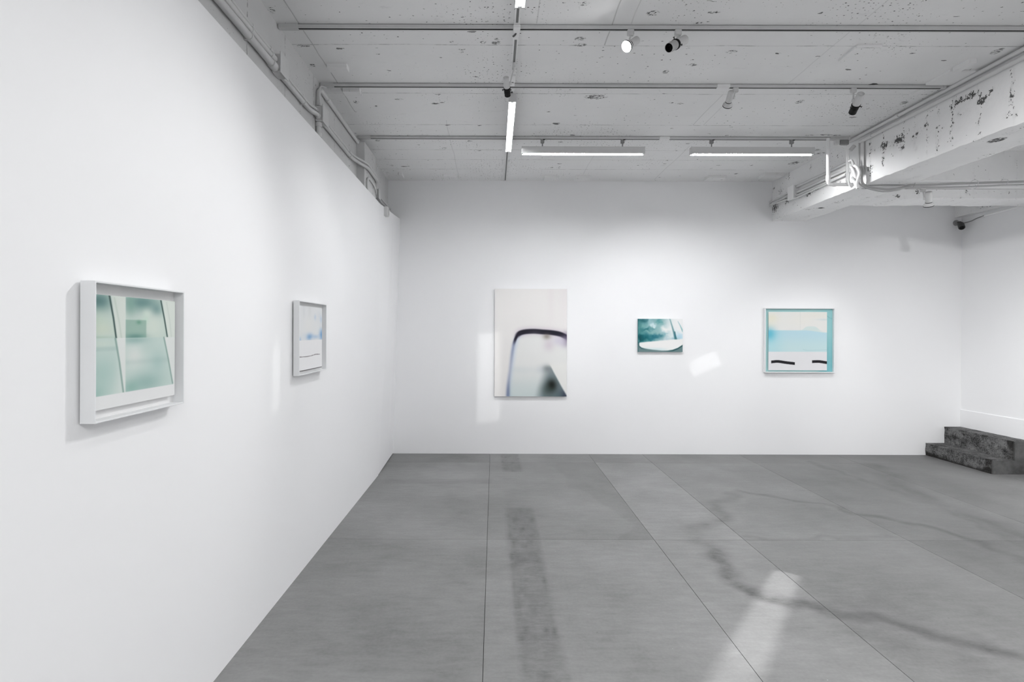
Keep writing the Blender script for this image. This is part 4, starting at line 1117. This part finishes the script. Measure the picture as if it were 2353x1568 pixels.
# rising bend and the run along the ceiling corner to the far track
pipe([(XL + .022, 4.33, EYE + 1.73), (XL + .022, 4.335, EYE + 1.82), (XL + .022, 4.36, EYE + 1.862), (XL + .022, 4.42, EYE + 1.878), (XL + .022, 4.52, EYE + 1.875), (XL + .022, 5.0, EYE + 1.872), (XL + .022, 5.58, EYE + 1.868)], .016, 'conduit bending up and along the ceiling corner to the far track', group=GL, couplings=[((XL + .022, 4.55, EYE + 1.875), (XL + .022, 4.58, EYE + 1.875))])
pipe([(XL + .045, 4.29, EYE + 1.735), (XL + .040, 4.285, EYE + 1.80), (XL + .045, 4.31, EYE + 1.87), (XL + .06, 4.40, EYE + 1.90)], .005, 'thin cable rising from the second left wall box to the middle track', name='cable', cat='cable', group=None)
# second box -> round the pilaster -> third box
XF = -1.297
for k, (r, dz, l) in enumerate(((.016, 0.0, 'thicker conduit swinging out round the pilaster on the left'), (.011, .040, 'thin conduit swinging out round the pilaster on the left'))):
    zc = EYE + 1.640 + dz
    pts = [(XL + r + .006, 4.44, zc), (XL + r + .006, 5.0, zc), (XL + r + .006, 5.30, zc), (XL + r + .03, 5.46, zc), (XF + r * .4, 5.60, zc - .004), (XF + r + .008, 5.70, zc - .006), (XF + r + .008, 5.95, zc - .01), (XF + r + .006, 6.10, zc - .02), (XF - .02, 6.20, zc - .05), (XL + .035, 6.30, zc - .08), (XL + .03, 6.36, zc - .09)]
    pipe(pts, r, l, group=GL, couplings=[((XL + r + .006, 5.26, zc), (XL + r + .006, 5.30, zc))])
jbox(6.34, 6.46, EYE + 1.49, EYE + 1.61, 'small square junction box beyond the pilaster on the left wall', dep=.07)
for k, (z, l) in enumerate(((EYE + 1.575, 'upper short conduit from the box to the back corner'), (EYE + 1.535, 'lower short conduit from the box to the back corner'))):
    pipe([(XL + .026, 6.45, z), (XL + .026, BACK - .004, z)], .010, l, group=GL, straight=True)
# loop of flexible conduit on the pilaster
pipe([(XF + .012, 5.86, EYE + 1.56), (XF + .014, 5.73, EYE + 1.55), (XF + .012, 5.68, EYE + 1.50), (XF + .011, 5.69, EYE + 1.40), (XF + .012, 5.67, EYE + 1.36), (XF + .004, 5.63, 2.92), (XF - .06, 5.60, 2.86)], .012, 'flexible conduit looping down the pilaster behind the partition', name='cable', cat='cable', group=GL)
pipe([(XF + .012, 5.86, EYE + 1.56), (XF + .014, 5.98, EYE + 1.545), (XF + .012, 6.10, EYE + 1.51), (XL + .05, 6.24, EYE + 1.48), (XL + .035, 6.36, EYE + 1.51)], .009, 'thin conduit beneath the pair rounding the pilaster', group=GL)
# white sensor on the partition edge
t = thing('sensor_box', (-1.235, 6.66, 2.94), 'small white box clipped on the partition top near the back corner', 'sensor')
c = atX(890, 487, -1.232)
s = MB(); s.box((-1.275, c.y - .05, c.z - .052), (-1.216, c.y + .045, c.z + .055), .012, 3); s.build('case', M['lamp_w'], t)
s = MB(); s.box((-1.217, c.y - .03, c.z - .035), (-1.211, c.y + .03, c.z + .03), .004, 2); s.build('cover', M['lamp_w'], t)

# beam-side services -------------------------------------------------
GR = 'conduits on the pitted beam'
XB = BX0 - .024
def onb(u, v, X=XB): return atX(u, v, X)
pipe([(BX0 - .030, YB + .3, EYE + 1.915), (BX0 - .030, 5.66, EYE + 1.915)], .016, 'upper conduit along the top of the beam under the ceiling', group=GR, straight=True, couplings=[((BX0 - .030, 5.0, EYE + 1.915), (BX0 - .030, 4.96, EYE + 1.915))], clips=[])
pipe([(BX0 - .024, YB + .3, EYE + 1.862), (BX0 - .024, 5.50, EYE + 1.862)], .017, 'lower thicker conduit along the top of the beam', group=GR, straight=True, couplings=[((BX0 - .024, 5.36, EYE + 1.862), (BX0 - .024, 5.32, EYE + 1.862))])
pipe([(BX0 - .04, 5.56, EYE + 1.842), (BX0 - .075, 5.57, EYE + 1.80)], .018, 'short stub of conduit under the end of the far track', group=GR, straight=True)
# white drop pipes from the far track to the low track
pa, pb = atY(1903, 330, 5.585), atY(1903, 424, 5.585)
pc = atY(1952, 424, 5.585)
pipe([(pa.x, 5.585, CEIL - .02), (pb.x, 5.585, pb.z), (pc.x + .03, 5.585, pb.z)], .0165, 'white pipe dropping from the far track and turning to the low track', mat='pipe_w', group=GR, bend=.035, couplings=[((pb.x, 5.585, pb.z + .085), (pb.x, 5.585, pb.z + .035)), ((pb.x + .04, 5.585, pb.z), (pb.x + .075, 5.585, pb.z))], n=16)
qa = atY(1948, 345, 5.56)
pipe([(qa.x, 5.56, EYE + 1.80), (qa.x, 5.56, EYE + 1.47), (qa.x + .05, 5.56, EYE + 1.44)], .0165, 'second white drop pipe, close against the beam', mat='pipe_w', group=GR, bend=.03, n=16)
def run(pix, r, label, mat='pipe', X=XB, **k):
    return pipe([onb(u, v, X) for u, v in pix], r, label, mat=mat, group=GR, **k)
bx = onb(1822, 436)
for z, r, l in ((1.717, .014, 'uppermost conduit from the beam box to the white drop pipes'), (1.650, .015, 'second conduit from the beam box to the white drop pipes'), (1.613, .012, 'third conduit from the beam box to the white drop pipes')):
    pipe([(BX0 - r - .006, 6.66, EYE + z), (BX0 - r - .006, 5.68, EYE + z)], r, l, group=GR, straight=True, couplings=[((BX0 - r - .006, 6.67, EYE + z), (BX0 - r - .006, 6.63, EYE + z))])
t = thing('junction_box', (BX0, 6.72, EYE + 1.58), 'square junction box on the beam face near the back wall', 'junction box', 'square junction boxes')
s = MB(); s.box((BX0 - .058, 6.655, EYE + 1.585), (BX0 + .002, 6.775, EYE + 1.735), .006); s.build('box', M['pipe_w'], t)
s = MB(); s.box((BX0 - .064, 6.648, EYE + 1.578), (BX0 - .057, 6.782, EYE + 1.742), .002); s.build('cover_plate', M['pipe_w'], t)
for z, l in ((1.690, 'upper conduit between the beam box and the back wall'), (1.655, 'lower conduit between the beam box and the back wall')):
    pipe([(BX0 - .024, 6.77, EYE + z), (BX0 - .03, BACK - .004, EYE + z - .015)], .010, l, group=GR, straight=True)
pipe([onb(1944, 401), onb(1900, 422), onb(1849, 446), onb(1830, 455), onb(1815, 459.5), onb(1803, 460), Vector((XB - .01, BACK - .004, EYE + 1.635))], .011, 'lowest bent conduit along the beam under the box', group=GR, clips=[(onb(1803, 460), (0, 1, 0), (1, 0, 0))])
# loops of flexible cable where everything meets
FX = BX0 - .05
def flex(pix, r, label, Y=None, X=None, mat='pipe_w'):
    pts = [atY(u, v, y) for u, v, y in pix]
    return pipe(pts, r, label, mat=mat, name='flexible_cable', cat='cable', group='flexible cables at the beam')
flex(((1956, 384, 5.50), (1961, 393, 5.46), (1965, 404, 5.44), (1969, 420, 5.44), (1971, 432, 5.45)), .013, 'inner loop of thick white flexible cable at the beam', mat='pipe_w')
flex(((1962, 380, 5.50), (1970, 385, 5.44), (1975, 397, 5.42), (1972, 410, 5.41), (1969, 421, 5.41), (1971, 432, 5.42)), .014, 'outer loop of thick white flexible cable at the beam')
flex(((1951, 371, 5.52), (1957, 369, 5.50), (1961, 376, 5.49), (1963, 390, 5.50), (1964, 400, 5.50)), .012, 'short grey flexible cable bent over behind the white loops', mat='pipe')
flex(((1976, 384, 5.47), (1980, 396, 5.45), (1980, 412, 5.44), (1984, 423, 5.43), (2000, 430, 5.43), (2035, 435, 5.43), (2065, 433, 5.44), (2092, 426, 5.46), (2140, 424.5, 5.475), (2230, 421, 5.475), (2353, 417.5, 5.475), (2420, 416, 5.475)), .011, 'grey cable sagging under the beam then along the low track', mat='cable')
flex(((1958, 408, 5.46), (1965, 414, 5.42), (1980, 426, 5.40), (1998, 434, 5.40), (2030, 440, 5.40), (2062, 437, 5.40), (2090, 431, 5.41), (2200, 430, 5.44), (2300, 426, 5.44), (2353, 424.5, 5.44), (2420, 422, 5.44)), .008, 'second cable sagging under the beam below the first', mat='cable')
flex(((1982, 424, 5.50), (2005, 424, 5.48), (2040, 425, 5.47), (2075, 424, 5.48), (2092, 421, 5.49)), .008, 'short flat cable tight under the beam', mat='cable')
for k, (va, vb, r, l) in enumerate(((417.5, 415.5, .012, 'upper straight white conduit lying along the low track'), (422.5, 420.5, .010, 'lower straight white conduit lying along the low track'))):
    a, b = atY(2093, va, 5.53), atY(2353, vb, 5.53)
    d = b - a
    pipe([a, a + d * ((XR - .01 - a.x) / d.x)], r, l, mat='pipe_w', group=GR, straight=True)
for i, (u, v, hh) in enumerate(((2094, 424, .030), (2238, 424, .042), (2306, 420, .030))):
    c = atY(u, v, 5.49)
    s = MB(); n = 20
    ring = [(c.x + .003 * math.sin(k), c.y + .052 * math.cos(k * 2 * math.pi / n), c.z + hh * math.sin(k * 2 * math.pi / n)) for k in range(n + 1)]
    s.tube(ring, .0022, 6)
    o = s.build('cable_tie', M['lamp_w'] if i else M['grey'], smooth=True)
    tag(o, ('grey tie binding the cables at the edge of the beam', 'white tie round the cables right of the low spotlight', 'white tie round the cables near the right wall')[i], 'cable tie')
# flat cover strip on the beam where the loops hang, standing off it
s = MB(); s.box((BX0 - .022, 5.45, EYE + 1.53), (BX0 - .016, 5.50, EYE + 1.86), .001); o = s.build('cover_strip', M['pipe'])
tag(o, 'flat grey strip standing upright against the beam above the cable loops', 'strip')
pipe([(BX0 - .012, 5.53, EYE + 1.86), (BX0 - .012, 5.53, EYE + 1.50)], .009, 'thin vertical conduit behind the second white drop pipe', group=GR, straight=True)
# thin wire
pipe([atY(1928, 333, 5.56), atY(1940, 340, 5.55), atY(1947, 352, 5.53), atY(1951, 366, 5.53), atY(1952, 390, 5.53), atY(1950, 410, 5.53), atY(1951, 425, 5.52), atY(1956, 432, 5.51)], .0028, 'thin wire hanging from the far track to the low track', mat='pipe_w', name='cable', cat='cable', n=8)

# ------------------------------------------------------------------ security camera in the far right corner
cz = atY(2204, 512, BACK - .02)
t = thing('security_camera', (5.985, BACK, cz.z), 'dark security camera in the far right corner under the beam', 'camera')
s = MB(); s.lathe([(0, 0), (.036, 0), (.036, .012), (.030, .022), (.012, .026), (0, .026)], (5.992, BACK, cz.z), (0, -1, 0), 28); s.build('mount', M['grey'], t, smooth=True)
s = MB(); s.tube(smoothpath([(5.995, BACK - .024, cz.z), (6.004, BACK - .06, cz.z + .002), (6.000, BACK - .09, cz.z - .030)], 6), .009, 10); s.build('arm', M['darkgrey'], t, smooth=True)
hc = Vector((5.978, BACK - .105, cz.z - .058)); dv = Vector((-.34, -.62, -.70)).normalized()
s = MB(); s.lathe([(0, -.052), (.022, -.050), (.034, -.040), (.036, -.020), (.036, .034), (.033, .038), (.027, .038), (.026, .032)], hc, dv, 30); s.build('housing', M['darkgrey'], t, smooth=True)
s = MB(); s.lathe([(0, .034), (.020, .0335), (.0265, .032)], hc, dv, 26); s.build('lens', M['black'], t, smooth=True)
pipe([hc - dv * .05, Vector((6.02, 7.10, EYE + 1.400)), Vector((6.04, 7.02, EYE + 1.425)), Vector((6.05, 6.93, EYE + 1.438))], .007, 'dark twisted cable leading from the security camera', mat='grey', name='cable', cat='cable', n=8)
pipe([(6.055, 6.99, EYE + 1.436), (6.055, 5.60, EYE + 1.470)], .011, 'thin conduit along the top of the right wall from the camera', mat='pipe_w', straight=True, clips=[((6.055, 6.96, EYE + 1.437), (0, 1, 0), (1, 0, 0))])

# ------------------------------------------------------------------ the beams of the spotlights, with two added sources among them
spot('spot_or_fill_beam', tip1 + aim(tip1, frame1).normalized() * .01, frame1, 52, 62, 1.0, .014)
spot('spot_or_fill_beam', tip2 + aim(tip2, frame1).normalized() * .01, frame1 + Vector((0, .25, 0)), 34, 60, 1.0, .014)
spot('spot_or_fill_beam', tip3 + aim(tip3, frame2).normalized() * .01, frame2 + Vector((0, .1, -.1)), 22, 80, 1.0, .016)  # added: leaves the tip off the lamp's axis to cast the frame's shadow
spot('spot_or_fill_beam', tip4 + aim(tip4, pic2).normalized() * .01, pic2, 50, 60, 1.0, .03)
spot('spot_or_fill_beam', (1.5, 0.9, 3.32), (6.07, 6.3, 1.0), 330, 46, 1.0, .05)  # added with no lamp body, out of view, to brighten the right wall
spot('spot_or_fill_beam', tip6 + Vector((-.02, .02, -.04)), (3.9, BACK, 1.0), 24, 66, .9, .03)
spot('spot_or_fill_beam', tip5 + aim(tip5, pic3).normalized() * .01, pic3 + Vector((0, 0, -.3)), 6, 64, 1.0, .02)
spot('spot_or_fill_beam', tip3 + aim(tip3, pic1).normalized() * .01, pic1, 35, 30, .9, .03)
# framing projectors with their shutters in: the pale shapes on the walls and the floor
def shaft(name, loc, target, power, half, roll=0.0, soft=.25):
    spot(name, loc, target, power, 20, .1, .004, (half[0], half[1]), roll, soft)
shaft('shuttered_beam', (0.9, 3.3, 3.30), (-0.06, BACK, 1.02), 105, (.030, .106), 0, .3)
shaft('shuttered_beam', (3.0, 3.3, 3.30), (2.74, BACK, 1.18), 85, (.042, .020), .35)
shaft('shuttered_beam', (0.85, 3.6, 3.33), (XP, 3.28, 1.33), 30, (.018, .048))
shaft('shuttered_beam', (2.88, 5.0, 3.30), (1.50, 3.11, 0.0), 290, (.022, .225), 0.0, .5)
